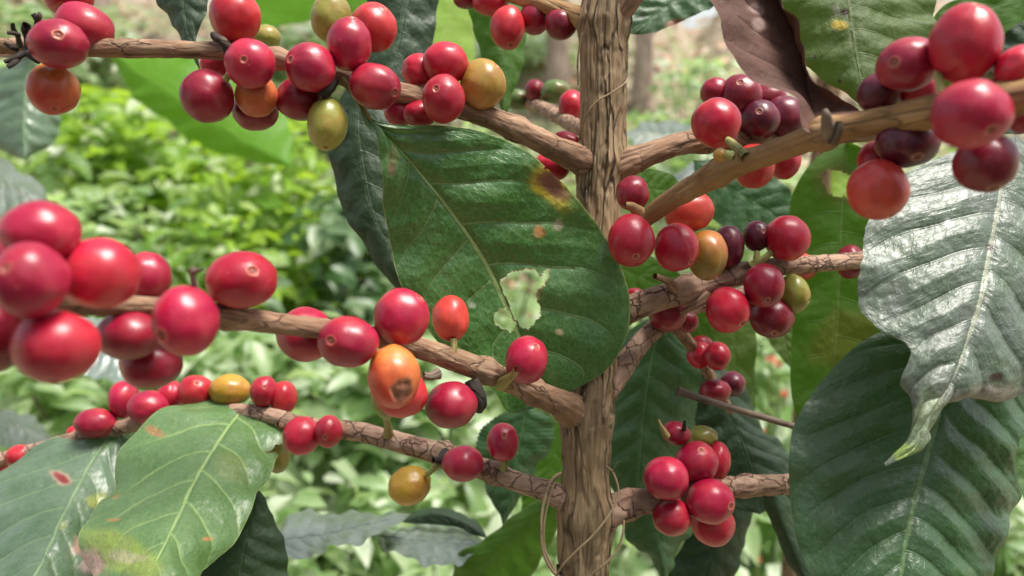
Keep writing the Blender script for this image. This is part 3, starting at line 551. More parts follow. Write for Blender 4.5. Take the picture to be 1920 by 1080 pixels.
# ------------------------------------------------------------------ leaves of the plant
YEL = (.62, .46, .03); BRN = (.15, .05, .035); ORG = (.55, .20, .07); PNK = (.50, .25, .20); YG = (.42, .48, .06); TAN = (.40, .30, .17)
leaf(plant, [(664, 172, .246), (690, 222, .2485, 686, 226, 694, 219), (722, 252, .251, 706, 252, 745, 233), (765, 300, .255, 711, 300, 835, 236), (800, 342, .259, 714, 345, 915, 250), (842, 395, .263, 722, 405, 985, 282), (880, 448, .267, 733, 462, 1045, 335),
     (910, 495, .270, 745, 520, 1092, 385), (934, 545, .272, 775, 575, 1135, 440), (955, 592, .274, 815, 635, 1165, 500), (975, 638, .2755, 865, 682, 1180, 572), (998, 684, .277, 925, 735, 1168, 645), (1018, 722, .278, 960, 776, 1130, 700), (1040, 750, .279)],
     'main', eL=-.006, eR=.000, nu=300, nv=190, lat=8, shift=.20, quilt=.0018, wave=.0012, edge=.008, seed=1.3, label='large central leaf with a chewed hole and a yellow rimmed brown spot', rim=(.42, .47, .16, .985, .8),
     holes=[[(938, 528), (955, 510), (985, 504), (1003, 506), (1012, 516), (1030, 505), (1020, 535), (1008, 540), (1004, 556), (1014, 576), (1012, 592), (990, 618), (975, 614), (965, 596), (953, 568), (943, 548)],
            [(926, 588), (936, 578), (948, 580), (958, 590), (968, 608), (956, 624), (940, 616), (928, 606)], [(1062, 318), (1040, 322), (1020, 316), (1030, 300)]],
     marks=[(1030, 346, 48, 26, 40, YEL, .85), (1034, 344, 37, 17, 40, BRN, 1.0), (730, 316, 8, 12, 10, (.2, .12, .08), .8), (1010, 434, 11, 11, 0, ORG, .7), (1046, 424, 9, 12, 0, (.5, .45, .33), .7), (1049, 621, 7, 6, 0, (.6, .5, .3), .8), (1003, 540, 12, 24, 10, TAN, .6), (884, 572, 6, 5, 0, (.45, .5, .4), .6), (735, 292, 10, 20, 10, (.25, .2, .08), .4)])
leaf(plant, [(1905, 255, .262), (1893, 300, .259, 1790, 285, 1960, 290), (1880, 350, .255, 1690, 330, 2010, 380), (1866, 430, .249, 1628, 415, 2030, 480), (1852, 500, .244, 1613, 500, 2025, 560), (1838, 560, .240, 1613, 570, 2000, 640), (1818, 628, .236, 1650, 618, 1955, 712), (1800, 680, .233, 1704, 655, 1885, 752),
     (1779, 728, .231, 1688, 716, 1815, 752), (1752, 765, .230, 1708, 752, 1759, 762), (1728, 805, .229, 1708, 800, 1737, 802), (1712, 840, .228, 1692, 838, 1738, 828), (1660, 871, .227)], 'silver', eL=.003, eR=.006, nu=260, nv=170, quilt=.0022, wave=.0010, edge=.02, lat=9.5, shift=.13, seed=4.1, serr=.004,
     marks=[(1862, 706, 11, 8, 10, (.03, .010, .008), 1.), (1858, 462, 7, 8, 0, (.05, .04, .03), .9), (1840, 745, 70, 22, -8, (.45, .36, .32), .55), (1700, 850, 24, 20, 0, (.22, .34, .03), .8), (1735, 790, 26, 60, 15, (.24, .32, .16), .6), (1774, 422, 7, 8, 0, (.75, .75, .72), .8), (1655, 500, 26, 22, 0, (.24, .30, .26), .7)], label='silvery sunlit leaf at right with a ragged lower edge')
leaf(plant, [(1800, 600, .268), (1790, 660, .265, 1680, 612, 1880, 650), (1772, 730, .262, 1590, 662, 1932, 730), (1755, 795, .259, 1512, 752, 1935, 820), (1738, 860, .256, 1484, 820, 1925, 890), (1722, 920, .253, 1479, 890, 1913, 945), (1708, 975, .250, 1485, 960, 1884, 985), (1697, 1030, .247, 1500, 1030, 1868, 1035), (1688, 1090, .244, 1532, 1095, 1855, 1090), (1675, 1160, .241, 1590, 1170, 1790, 1160), (1665, 1230, .239)],
     'dark', eL=.010, eR=.012, nu=260, nv=170, quilt=.0023, wave=.0014, edge=.008, seed=6.2, lat=9.5, shift=.22, label='broad dark green leaf low at right with raised ribs between its veins')
leaf(plant, [(1590, 262, .335), (1588, 300, .335, 1530, 296, 1650, 300), (1580, 370, .336, 1488, 360, 1690, 360), (1575, 450, .337, 1478, 440, 1700, 450), (1572, 530, .338, 1488, 530, 1700, 540), (1568, 610, .338, 1486, 610, 1700, 620), (1560, 690, .338, 1482, 690, 1680, 700), (1550, 770, .338, 1490, 770, 1640, 780), (1538, 850, .338)], 'under', eL=.004, eR=-.006, seed=8.8, shift=.05, lat=9,
     holes=[[(1540, 324), (1562, 318), (1598, 328), (1602, 370), (1560, 368), (1546, 350)]], nu=170, nv=90, marks=[(1570, 340, 46, 40, 0, (.16, .13, .05), .4), (1590, 640, 60, 60, 0, (.16, .20, .01), .5)], label='backlit green leaf hanging upright with a window like hole near its top')
leaf(plant, [(1585, -120, .262), (1585, -60, .260, 1440, -60, 1745, -60), (1590, 0, .256, 1455, 0, 1754, 0), (1598, 60, .253, 1485, 66, 1750, 55), (1607, 110, .251, 1515, 122, 1738, 110), (1616, 158, .249, 1562, 165, 1700, 158), (1628, 202, .248)], 'olive', eL=.01, eR=.008, nu=150, nv=120, seed=9.9, shift=.2, lat=7,
     marks=[(1575, 48, 13, 9, 0, YEL, .8), (1583, 25, 7, 9, 0, (.02, .02, .015), 1.), (1568, 20, 8, 10, 0, (.5, .5, .4), .5), (1533, 108, 3, 4, 0, (.01, .01, .01), 1), (1562, 62, 3, 3, 0, (.01, .01, .01), 1), (1575, 152, 3, 3, 0, (.01, .01, .01), 1)], label='dull olive underside of a leaf at the top right with a small yellow fleck')
leaf(plant, [(1556, 250, .214), (1534, 228, .219, 1507, 246, 1590, 224), (1520, 192, .224, 1490, 192, 1612, 208), (1514, 162, .228, 1442, 160, 1566, 184), (1512, 135, .230, 1396, 130, 1538, 156), (1507, 100, .232, 1363, 85, 1512, 110), (1494, 60, .234, 1342, 30, 1500, 66), (1472, 20, .236, 1331, -30, 1480, 20), (1440, -40, .238, 1336, -90, 1450, -40), (1390, -120, .240)],
     'brown', eL=-.010, eR=-.012, nu=190, nv=120, quilt=.0022, wave=.002, edge=.015, seed=12.1, shift=.18, lat=8, marks=[(1415, 18, 17, 10, 25, (.42, .30, .26), .6), (1418, 50, 12, 14, 0, (.40, .29, .25), .6), (1498, 80, 12, 26, -20, (.06, .02, .02), .7)], label='dead brown curled leaf hanging over the dark cherries')
leaf(plant, [(478, 742, .336), (460, 760, .330, 401, 741, 524, 768), (440, 785, .322, 345, 757, 532, 800), (420, 812, .312, 290, 777, 530, 830), (400, 842, .302, 252, 825, 519, 852), (380, 875, .291, 216, 872, 506, 890), (362, 908, .280, 204, 920, 480, 930), (345, 945, .269, 176, 955, 463, 972), (328, 980, .258, 162, 1000, 440, 1020), (311, 1015, .248, 152, 1045, 405, 1050), (291, 1056, .238, 172, 1090, 366, 1085), (268, 1110, .226, 190, 1150, 320, 1140), (235, 1190, .214)],
     'pale', eL=.010, eR=.008, nu=280, nv=170, quilt=.0016, wave=.0022, edge=.02, seed=14.4, shift=.20, lat=8, rim=(.40, .52, .20, .985, .6), holes=[[(512, 838), (540, 826), (540, 846), (498, 842)], [(478, 742), (520, 752), (480, 772), (474, 766), (490, 756)]],
     marks=[(292, 812, 18, 8, 30, (.40, .17, .07), .7), (240, 1045, 80, 32, 20, (.26, .34, .05), .65), (235, 1045, 36, 10, 10, (.42, .36, .26), .5), (388, 1012, 11, 4, -10, ORG, .7), (216, 977, 12, 4, 0, ORG, .6), (220, 935, 7, 10, 0, ORG, .4), (430, 880, 34, 26, 40, (.20, .25, .06), .4), (166, 1054, 26, 22, 0, (.42, .27, .24), .85)], label='pale green leaf with a torn tip, in front at lower left')
leaf(plant, [(222, 806, .344), (200, 826, .340, 130, 817, 246, 825), (182, 850, .334, 60, 836, 238, 862), (165, 875, .327, 0, 880, 232, 905), (149, 908, .318, -60, 930, 218, 955), (130, 945, .308, -110, 990, 198, 1005), (110, 985, .298, -140, 1060, 178, 1055), (82, 1048, .284, -130, 1130, 152, 1115), (50, 1110, .270, -80, 1180, 110, 1170), (10, 1200, .255)], 'paled', eL=.012, eR=.006, nu=220, nv=140, quilt=.0017, wave=.0018, edge=.012, seed=16.6, shift=.18, lat=8,
     marks=[(116, 898, 19, 11, 25, (.55, .35, .25), .6), (116, 898, 14, 7, 25, (.22, .02, .02), 1.), (182, 940, 20, 12, 0, (.34, .38, .06), .7), (150, 1030, 24, 18, 60, (.42, .20, .15), .9), (165, 1065, 22, 18, 0, (.45, .31, .30), .9), (118, 985, 6, 9, 0, (.28, .34, .06), .4)], label='greyish green leaf behind the torn one, with a small dark red spot')
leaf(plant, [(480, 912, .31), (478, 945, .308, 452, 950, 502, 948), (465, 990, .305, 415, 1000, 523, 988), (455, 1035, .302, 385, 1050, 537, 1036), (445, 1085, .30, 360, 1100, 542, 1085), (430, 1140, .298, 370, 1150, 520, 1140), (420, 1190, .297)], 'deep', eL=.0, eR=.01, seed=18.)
leaf(plant, [(505, 1022, .385), (545, 1010, .383, 540, 965, 565, 1052), (610, 1000, .380, 607, 960, 607, 1028), (665, 988, .378, 662, 962, 658, 1021), (712, 978, .376, 706, 963, 703, 1003), (740, 971, .375, 736, 962, 735, 990), (768, 964, .374)], 'grey', eL=.045, eR=-.025, nu=150, nv=90, seed=20., label='grey shining leaf lying flat below the yellow cherry')
leaf(plant, [(700, 1005, .39), (740, 1008, .388, 738, 990, 722, 1032), (790, 1012, .386, 792, 981, 785, 1050), (845, 1018, .384, 850, 984, 845, 1062), (880, 1020, .383, 890, 995, 880, 1045), (912, 1018, .382)], 'grey', eL=.04, eR=-.03, nu=130, nv=90, seed=22., label='second grey shining leaf, tucked under a dark green one')
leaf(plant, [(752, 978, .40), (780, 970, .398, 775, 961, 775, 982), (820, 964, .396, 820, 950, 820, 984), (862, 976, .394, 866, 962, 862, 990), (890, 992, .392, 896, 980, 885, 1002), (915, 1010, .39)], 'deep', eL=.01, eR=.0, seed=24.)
leaf(plant, [(1050, 918, .335), (1015, 962, .342, 992, 946, 1045, 985), (978, 998, .350, 944, 984, 1022, 1038), (938, 1034, .358, 892, 1018, 992, 1085), (900, 1070, .365, 853, 1044, 952, 1122), (870, 1100, .37, 848, 1075, 910, 1142), (840, 1135, .375)], 'under', eL=.01, eR=.006, nu=150, nv=90, seed=26., rim=(.3, .42, .22, .90, .7))
leaf(plant, [(987, 762, .372), (982, 790, .372, 937, 779, 1036, 788), (974, 830, .371, 897, 812, 1035, 830), (967, 870, .370, 897, 868, 1013, 872), (960, 915, .369, 911, 918, 990, 915), (953, 950, .368, 928, 950, 968, 950), (943, 984, .367)], 'mid', eL=.006, eR=.010, nu=130, nv=90, seed=28., serr=.02, label='grey green leaf hanging behind the lone upright cherry')
leaf(plant, [(1062, 780, .40), (1048, 820, .40, 1025, 815, 1075, 820), (1035, 870, .40, 1000, 880, 1070, 870), (1015, 915, .40, 980, 925, 1065, 915), (995, 950, .40, 978, 950, 1020, 960), (975, 985, .40)], 'under', seed=30.)
leaf(plant, [(1250, 585, .345), (1237, 620, .344, 1185, 615, 1276, 625), (1223, 665, .343, 1150, 670, 1305, 670), (1213, 720, .342, 1138, 730, 1313, 725), (1206, 780, .341, 1128, 790, 1302, 785), (1201, 840, .340, 1128, 850, 1278, 850), (1196, 900, .340, 1140, 910, 1246, 905), (1190, 962, .34)], 'mid', eL=.010, eR=.012, nu=160, nv=110, quilt=.0014, seed=32., lat=8, label='mid green leaf hanging behind the stem on its right')
leaf(plant, [(1218, 925, .350), (1226, 965, .349, 1166, 958, 1300, 958), (1233, 1000, .348, 1172, 1005, 1293, 1000), (1240, 1035, .347, 1204, 1036, 1270, 1036), (1246, 1068, .346, 1232, 1070, 1258, 1070), (1249, 1115, .346)], 'mid', eL=.006, eR=.012, seed=34.)
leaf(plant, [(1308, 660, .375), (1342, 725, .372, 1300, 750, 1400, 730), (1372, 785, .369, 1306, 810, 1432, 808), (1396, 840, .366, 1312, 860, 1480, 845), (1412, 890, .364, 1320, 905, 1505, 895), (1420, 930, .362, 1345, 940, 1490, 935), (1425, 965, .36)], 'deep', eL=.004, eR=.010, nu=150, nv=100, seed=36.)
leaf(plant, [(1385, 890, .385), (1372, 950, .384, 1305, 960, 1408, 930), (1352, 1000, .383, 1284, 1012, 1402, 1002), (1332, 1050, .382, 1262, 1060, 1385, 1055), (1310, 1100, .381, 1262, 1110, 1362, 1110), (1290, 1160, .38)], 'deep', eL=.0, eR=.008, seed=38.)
leaf(plant, [(1378, 545, .43), (1376, 630, .43, 1310, 610, 1415, 610), (1380, 700, .43, 1330, 700, 1416, 700), (1385, 760, .43, 1340, 760, 1414, 770), (1392, 835, .43)], 'olive', seed=40.)
leaf(plant, [(1450, 560, .42), (1462, 600, .42, 1425, 600, 1500, 600), (1472, 640, .42, 1448, 650, 1492, 640), (1482, 690, .42)], 'olive', seed=41.)
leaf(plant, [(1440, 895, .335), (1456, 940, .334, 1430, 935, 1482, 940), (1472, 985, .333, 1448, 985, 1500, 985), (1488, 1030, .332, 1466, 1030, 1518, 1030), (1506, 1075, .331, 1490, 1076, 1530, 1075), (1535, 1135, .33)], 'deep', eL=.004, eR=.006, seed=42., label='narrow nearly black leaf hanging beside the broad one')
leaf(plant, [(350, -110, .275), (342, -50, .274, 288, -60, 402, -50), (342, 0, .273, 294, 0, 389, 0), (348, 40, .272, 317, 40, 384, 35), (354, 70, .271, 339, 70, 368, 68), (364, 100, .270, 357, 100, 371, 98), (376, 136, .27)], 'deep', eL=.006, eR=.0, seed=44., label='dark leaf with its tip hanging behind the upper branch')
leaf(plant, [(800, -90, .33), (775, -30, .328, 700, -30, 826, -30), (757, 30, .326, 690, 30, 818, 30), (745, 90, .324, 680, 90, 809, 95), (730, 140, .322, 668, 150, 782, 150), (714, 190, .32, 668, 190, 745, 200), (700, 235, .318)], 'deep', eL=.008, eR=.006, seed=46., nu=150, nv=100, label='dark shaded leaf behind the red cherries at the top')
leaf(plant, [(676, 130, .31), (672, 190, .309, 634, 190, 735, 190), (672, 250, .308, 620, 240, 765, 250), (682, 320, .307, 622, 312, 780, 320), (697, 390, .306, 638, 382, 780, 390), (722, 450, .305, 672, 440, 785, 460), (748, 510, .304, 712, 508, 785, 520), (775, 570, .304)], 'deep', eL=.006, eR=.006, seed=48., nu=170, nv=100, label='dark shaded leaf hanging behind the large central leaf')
leaf(plant, [(915, -70, .345), (924, 0, .344, 878, 0, 990, -10), (934, 60, .343, 888, 50, 988, 60), (940, 110, .342, 903, 112, 982, 110), (943, 160, .341, 922, 162, 968, 162), (946, 222, .34)], 'under', eL=.006, eR=.01, seed=50., label='bright green leaf hanging behind the brownish orange cherry')
leaf(plant, [(1345, -70, .34), (1310, -30, .34, 1250, -90, 1350, 0), (1268, 0, .339, 1200, -30, 1300, 30), (1240, 20, .338, 1180, 0, 1268, 44), (1212, 42, .337, 1180, 28, 1225, 62), (1182, 64, .336)], 'mid', seed=52., marks=[(1262, 46, 22, 8, -20, (.28, .10, .06), .9), (1200, 32, 9, 9, 0, (.02, .03, .02), .5)], edge=.04)
leaf(plant, [(1165, 350, .33), (1190, 352, .332, 1190, 322, 1195, 392), (1220, 354, .334, 1225, 318, 1222, 404), (1252, 358, .336, 1262, 330, 1250, 392), (1290, 366, .338)], 'under', seed=54.)
leaf(plant, [(1140, 500, .335), (1180, 510, .336, 1180, 470, 1170, 560), (1225, 530, .338, 1240, 490, 1210, 580), (1270, 560, .34, 1290, 530, 1250, 610), (1310, 600, .342, 1325, 580, 1290, 640), (1340, 640, .344)], 'under', seed=56.)
leaf(plant, [(1300, 300, .40), (1330, 330, .40, 1350, 300, 1310, 370), (1380, 360, .40, 1420, 320, 1350, 420), (1430, 390, .40, 1475, 350, 1400, 440), (1480, 420, .40, 1500, 400, 1450, 450), (1530, 440, .40)], 'mid', seed=58.)
leaf(plant, [(2000, 760, .25), (1965, 800, .249, 1930, 800, 2000, 820), (1945, 850, .248, 1906, 850, 1990, 860), (1938, 900, .247, 1910, 905, 1980, 910), (1940, 950, .246, 1926, 950, 1960, 955), (1950, 990, .246)], 'pale', seed=60., label='edge of a pale leaf at the far right')
leaf(plant, [(1960, -60, .32), (1920, -10, .32, 1880, -60, 1960, 60), (1860, 10, .32, 1830, -10, 1890, 110), (1800, 40, .32, 1770, 10, 1830, 150), (1760, 90, .32, 1745, 60, 1790, 170), (1740, 160, .32)], 'under', seed=62.)
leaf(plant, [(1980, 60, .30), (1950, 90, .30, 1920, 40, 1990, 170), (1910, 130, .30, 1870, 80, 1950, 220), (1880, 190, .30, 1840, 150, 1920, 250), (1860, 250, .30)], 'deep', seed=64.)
# leaf stalks that show
build_tube('stalk', [(640, 150, .246, 16), (655, 165, .246, 12), (675, 196, .2465, 10), (695, 226, .248, 8)], M_STALK, plant, seg=12, step=.0006, seed=3)
build_tube('stalk', [(205, 800, .343, 16), (212, 806, .343, 12), (222, 812, .343, 9)], M_STALK, plant, seg=12, step=.0006, seed=4)
build_tube('stalk', [(500, 770, .335, 16), (490, 756, .335, 12), (476, 750, .335, 9), (462, 762, .331, 7)], M_STALK, plant, seg=12, step=.0006, seed=5)

# ------------------------------------------------------------------ dry tendrils wound round the stem
def tendril(label, chains, base):
    o = empty('vine_tendril', [float(x) for x in P(*base)], label, 'tendril')
    multi_tube('tendril_strand', [[list(P(a, b, d)) + [w * .74 / 2 / F * d] for a, b, d, w in ch] for ch in chains], M_TENDRIL, o, seg=10, step=.0006, rough=.12, seed=base[0])
M_TENDRIL = bark_material('dry_tendril_skin', (.26, .19, .11), (.34, .26, .16), (.2, .14, .08), (.08, .05, .03), along=60, across=500, crackw=.03, bump=.0001)
tendril('thin dry tendril crossing the upper stem diagonally', [[(1176, 148, .290, 5), (1172, 156, .2818, 5), (1150, 172, .2793, 5), (1120, 190, .2790, 5), (1100, 215, .2805, 5), (1090, 245, .2840, 5), (1086, 262, .289, 4)], [(1092, 60, .284, 6), (1086, 90, .285, 5), (1083, 120, .286, 5), (1084, 160, .288, 4)]], (1130, 180, .28))
tendril('looping dry tendril wound round the lower stem', [
    [(1052, 886, .283, 7), (1036, 898, .281, 7), (1024, 925, .281, 7), (1016, 965, .281, 8), (1015, 1005, .281, 8), (1020, 1040, .281, 8), (1034, 1068, .281, 8), (1052, 1090, .281, 8), (1060, 1130, .281, 7)],
    [(1052, 886, .286, 6), (1040, 904, .283, 6), (1028, 940, .283, 6), (1020, 985, .283, 6), (1022, 1030, .283, 6), (1036, 1062, .283, 6), (1056, 1096, .283, 6)],
    [(1136, 874, .286, 5), (1148, 884, .284, 5), (1157, 905, .282, 6), (1159, 925, .281, 6), (1150, 952, .279, 6), (1130, 982, .277, 6), (1108, 1008, .2765, 6), (1080, 1034, .277, 6), (1055, 1060, .278, 6), (1040, 1085, .28, 6)],
    [(1170, 975, .283, 5), (1168, 1000, .281, 6), (1158, 1030, .280, 6), (1138, 1054, .279, 7), (1116, 1072, .279, 7), (1095, 1092, .28, 7)],
    [(1148, 886, .284, 4), (1153, 874, .283, 3), (1160, 864, .282, 2.5)]], (1090, 1040, .281))

# ================================================================== BACKGROUND
def hill(x, y):
    """ground height: level near the plant, a bank rising behind"""
    t = np.clip((y - 2.6) / 4.5, 0, 1); t = t * t * (3 - 2 * t)
    az_ = (x / np.maximum(y, .5))
    crest = 1.75 + .12 * np.sin(az_ * 9 + 1) - .40 * np.exp(-((az_ - .215) / .03) ** 2)
    return t * crest + .03 * np.sin(x * 3.1 + y * 2.3) * np.clip(y, 0, 1)
def hz(x, y): return float(hill(np.array([x]), np.array([y]))[0])
gxs = np.concatenate([np.linspace(-60, -8, 20)[:-1], np.linspace(-8, 8, 150), np.linspace(8, 60, 20)[1:]])
gys = np.concatenate([np.linspace(-40, -2, 12)[:-1], np.linspace(-2, 9, 150), np.linspace(9, 120, 24)[1:]])
GX, GY = np.meshgrid(gxs, gys, indexing='ij'); GZ = hill(GX, GY)
gi = np.arange(len(gxs) - 1)[:, None] * len(gys); gj = np.arange(len(gys) - 1)[None, :]
GF = np.stack([gi + gj, gi + len(gys) + gj, gi + len(gys) + gj + 1, gi + gj + 1], -1).reshape(-1, 4)
mg = N('leaf_litter_soil'); go = mg.n('ShaderNodeNewGeometry').outputs['Position']
n1 = mg.noise(go, 3.0, 4, .6); n2 = mg.noise(go, 16, 4, .65); n3 = mg.noise(go, 38, 2, .6)
gc = mg.mix(mg.ramp(n2, .35, .65), (.16, .115, .075), (.40, .33, .24)); gc = mg.mix(mg.math('MULTIPLY', mg.ramp(n1, .45, .62), .6), gc, (.16, .22, .07))
gc = mg.mix(mg.math('MULTIPLY', mg.ramp(n3, .6, .7), .7), gc, (.55, .48, .38))
mg.l(gc, mg.b.inputs['Base Color']); mg.b.inputs['Roughness'].default_value = .9; mg.l(mg.bump(n2, .8, .03), mg.b.inputs['Normal'])
ground = mesh_obj('ground', np.column_stack([GX.ravel(), GY.ravel(), GZ.ravel()]), GF, mg.m); tag(ground, kind='structure')

def foliage_material(name, c1, c2, c3, trans, tw=.4, rough=.45, coat=.1):
    m = N(name); t = m.attr('tint', 'Fac'); t2 = m.attr('tint2', 'Fac'); g = m.n('ShaderNodeNewGeometry').outputs['Position']
    c = m.mix(t, c1, c2); c = m.mix(m.ramp(t2, .62, .95), c, c3); c = m.mix(m.math('MULTIPLY', m.ramp(m.noise(g, 60, 2), .5, .7), .3), c, c1)
    m.l(c, m.b.inputs['Base Color']); m.b.inputs['Roughness'].default_value = rough; m.b.inputs['Coat Weight'].default_value = coat; m.b.inputs['Coat Roughness'].default_value = .3
    tr = m.n('ShaderNodeBsdfTranslucent'); m.l(m.mix(t, trans, tuple(x * .6 for x in trans)), tr.inputs['Color'])
    ms = m.n('ShaderNodeMixShader'); ms.inputs[0].default_value = tw; m.l(m.b.outputs[0], ms.inputs[1]); m.l(tr.outputs[0], ms.inputs[2]); m.l(ms.outputs[0], m.out.inputs['Surface'])
    return m.m
FM = dict(  # greens: dark gap shade and whitish gloss are put into the leaf colours
    bright=foliage_material('foliage_yellow_green', (.08, .19, .015), (.30, .46, .05), (.48, .56, .32), (.50, .76, .05), tw=.48),
    mid=foliage_material('foliage_mid_green', (.035, .09, .025), (.25, .36, .12), (.52, .56, .44), (.42, .64, .13), tw=.42, coat=.4),
    dark=foliage_material('foliage_dark_green', (.035, .085, .025), (.075, .15, .05), (.20, .28, .14), (.12, .28, .03), tw=.3, coat=.15),
    pale=foliage_material('foliage_pale_green', (.11, .21, .07), (.42, .54, .28), (.64, .70, .54), (.60, .82, .28), tw=.46, coat=.4),
    dry=foliage_material('foliage_dry', (.30, .21, .13), (.42, .33, .23), (.50, .26, .16), (.4, .25, .12), tw=.2, coat=0),
    red=foliage_material('petal_red', (.62, .08, .06), (.70, .14, .10), (.6, .2, .1), (.6, .1, .06), tw=.3, coat=0))
def leaf_cloud(name, pos, nrm, size, mat, parent=None, rs=None, slim=.42):
    """many small folded leaves, each of eight faces"""
    n = len(pos); rs = rs or rng
    nrm = nrm / np.linalg.norm(nrm, axis=1)[:, None]
    d = rs.normal(size=(n, 3)); d -= nrm * (d * nrm).sum(1)[:, None]; d /= np.linalg.norm(d, axis=1)[:, None]; b = np.cross(nrm, d)
    sz = size * rs.uniform(.55, 1.25, n); w = sz * slim * rs.uniform(.8, 1.2, n)
    prof = [(0, 0, 0), (.28, -.42, .10), (.30, 0, 0), (.28, .42, .10), (.66, -.36, .06), (.68, 0, -.05), (.66, .36, .06), (1, 0, -.20)]
    V = np.zeros((n, 8, 3))
    for k, (a, c, h) in enumerate(prof):
        V[:, k] = pos + d * (sz * a)[:, None] + b * (w * c * 1.2)[:, None] + nrm * (sz * h)[:, None]
    T = np.array([[0, 2, 1], [0, 3, 2], [1, 2, 5], [1, 5, 4], [2, 3, 6], [2, 6, 5], [4, 5, 7], [5, 6, 7]])
    Fq = (np.arange(n)[:, None, None] * 8 + T[None]).reshape(-1, 3)
    return mesh_obj(name, V.reshape(-1, 3), Fq, FM[mat], parent, smooth=True, attrs={'tint': np.repeat(rs.uniform(0, 1, n), 8), 'tint2': np.repeat(rs.uniform(0, 1, n), 8)})

def bush(px, top, d, wpx, mat, lsz, n, label, cat='shrub', group='shrubs behind the coffee plant', hole=.0, deep=.45, name='shrub', slim=.42):
    rs = np.random.default_rng(int(abs(px * 3 + top)))
    tp = P(px, top, d); bx, by = float(tp[0]), float(tp[1]); bz = hz(bx, by); r = wpx / 2 / F * d; hgt = max(.15, float(tp[2]) - bz)
    o = empty(name, (bx, by, bz), label, cat, group)
    # clumps: several branch ends, leaves gathered round each
    nc = 26; a = rs.uniform(0, 2 * math.pi, nc); q = rs.uniform(.15, 1, nc) ** .6; zz = rs.uniform(.12, 1, nc)
    cc = np.column_stack([bx + np.cos(a) * q * r * np.sqrt(1.05 - zz ** 2 * .85), by + np.sin(a) * q * deep * np.sqrt(1.05 - zz ** 2 * .85), bz + zz * hgt * .97])
    k = rs.integers(0, nc, n); rad = .30 * r + .02
    pos = cc[k] + rs.normal(size=(n, 3)) * np.array([rad * .55, deep * .22, hgt * .09 + .02])
    pos[:, 2] = np.clip(pos[:, 2], bz + .02, bz + hgt)
    out = pos - np.array([bx, by, bz + hgt * .3]); out /= np.linalg.norm(out, axis=1)[:, None] + 1e-9
    nrm = out * .5 + np.array([0, -.15, .85]) + rs.normal(size=(n, 3)) * .42
    leaf_cloud('foliage', pos, nrm, lsz, mat, o, rs, slim)
    st = []
    for j in range(0, nc, 3):
        e = cc[j]; m_ = np.array([bx, by, bz]) * .5 + e * .5 + rs.normal(size=3) * .02
        st.append([[bx + rs.normal() * .02, by + rs.normal() * .02, bz - .02, .007], list(m_) + [.005], list(e) + [.003]])
    multi_tube('stem', st, M_TWIG, o, seg=6, step=.03, rough=.05, seed=px)
    return o
bush(300, 185, 2.55, 560, 'bright', .10, 2000, 'sunlit yellow green shrub with the brightest leaves, under the upper left branch')
bush(70, 275, 2.1, 260, 'mid', .085, 900, 'mid green shrub at the left edge above the big red cherries')
bush(520, 235, 2.3, 300, 'bright', .08, 1000, 'small leaved bright green shrub left of the two dark hanging leaves')
bush(660, 370, 2.2, 230, 'dark', .085, 700, 'dark leaved shrub in shadow beside the large central leaf')
bush(180, 380, 1.9, 380, 'pale', .075, 1000, 'pale green shrub right above the foreground red cherries')
bush(430, 395, 2.0, 330, 'bright', .07, 900, 'small leaved shrub behind the bright lone red cherry')
bush(1250, 225, 1.9, 180, 'mid', .05, 700, 'loose green shrub just right of the upper stem')
bush(1400, 330, 1.5, 240, 'mid', .055, 700, 'green shrub behind the clustered cherries at the middle right')
bush(1560, 460, 1.7, 360, 'mid', .05, 700, 'green shrub mostly hidden by the big leaves at right')
bush(900, 250, 2.4, 300, 'pale', .05, 900, 'green shrub behind the large central leaf')
bush(-120, 120, 3.0, 420, 'pale', .07, 1200, 'pale shrub on the bank at the far upper left')
for a_ in [(110, 660, 1.45, 420, .075, 'pale low clump beneath the foreground cherry group at left'), (430, 610, 1.55, 420, .08, 'pale low clump above the torn pale leaf'), (760, 640, 1.5, 420, .08, 'pale low clump behind the yellow hanging cherry'),
           (640, 900, 1.2, 420, .06, 'pale low clump just above the grey shining leaves'), (1450, 640, 1.45, 200, .06, 'pale low clump crossed by the dead twig'), (1430, 950, 1.2, 260, .06, 'pale low clump under the short lower right branch'), (1900, 900, 1.25, 260, .06, 'pale low clump in the bottom right corner')]:
    bush(a_[0], a_[1], a_[2], a_[3], 'pale', a_[4], 900, a_[5], 'weed', 'leafy weed clumps on the ground', deep=.25, name='weed_clump')
# ground cover: low leafy weeds too many to count
n = 12000; yy = rng.uniform(.75, 4.2, n) ** 1.0; xx = rng.uniform(-1, 1, n) * (yy * .85 + .3)
zz = hill(xx, yy) + np.abs(rng.normal(size=n)) * .07 + .05 + .10 * np.maximum(0, np.sin(xx * 5 + 1) * np.sin(yy * 6))
nr = np.array([0, -.25, 1.0]) + rng.normal(size=(n, 3)) * .45
gcov = leaf_cloud('ground_cover', np.column_stack([xx, yy, zz]), nr, .08, 'pale'); tag(gcov, kind='stuff')
n = 5000; yy = rng.uniform(.9, 4.8, n); xx = rng.uniform(-1, 1, n) * (yy * .85 + .3); zz = hill(xx, yy) + rng.uniform(.02, .17, n)
weeds = leaf_cloud('undergrowth', np.column_stack([xx, yy, zz]), np.array([0, -.25, 1.0]) + rng.normal(size=(n, 3)) * .6, .10, 'mid'); tag(weeds, kind='stuff')
n = 5000; yy = rng.uniform(2.2, 8.0, n); xx = rng.uniform(-1, 1, n) * (yy * .85 + .3); zz = hill(xx, yy) + rng.uniform(.01, .07, n)
litter = leaf_cloud('leaf_litter', np.column_stack([xx, yy, zz]), np.array([0, -.3, 1.0]) + rng.normal(size=(n, 3)) * .4, .10, 'dry'); tag(litter, kind='stuff')
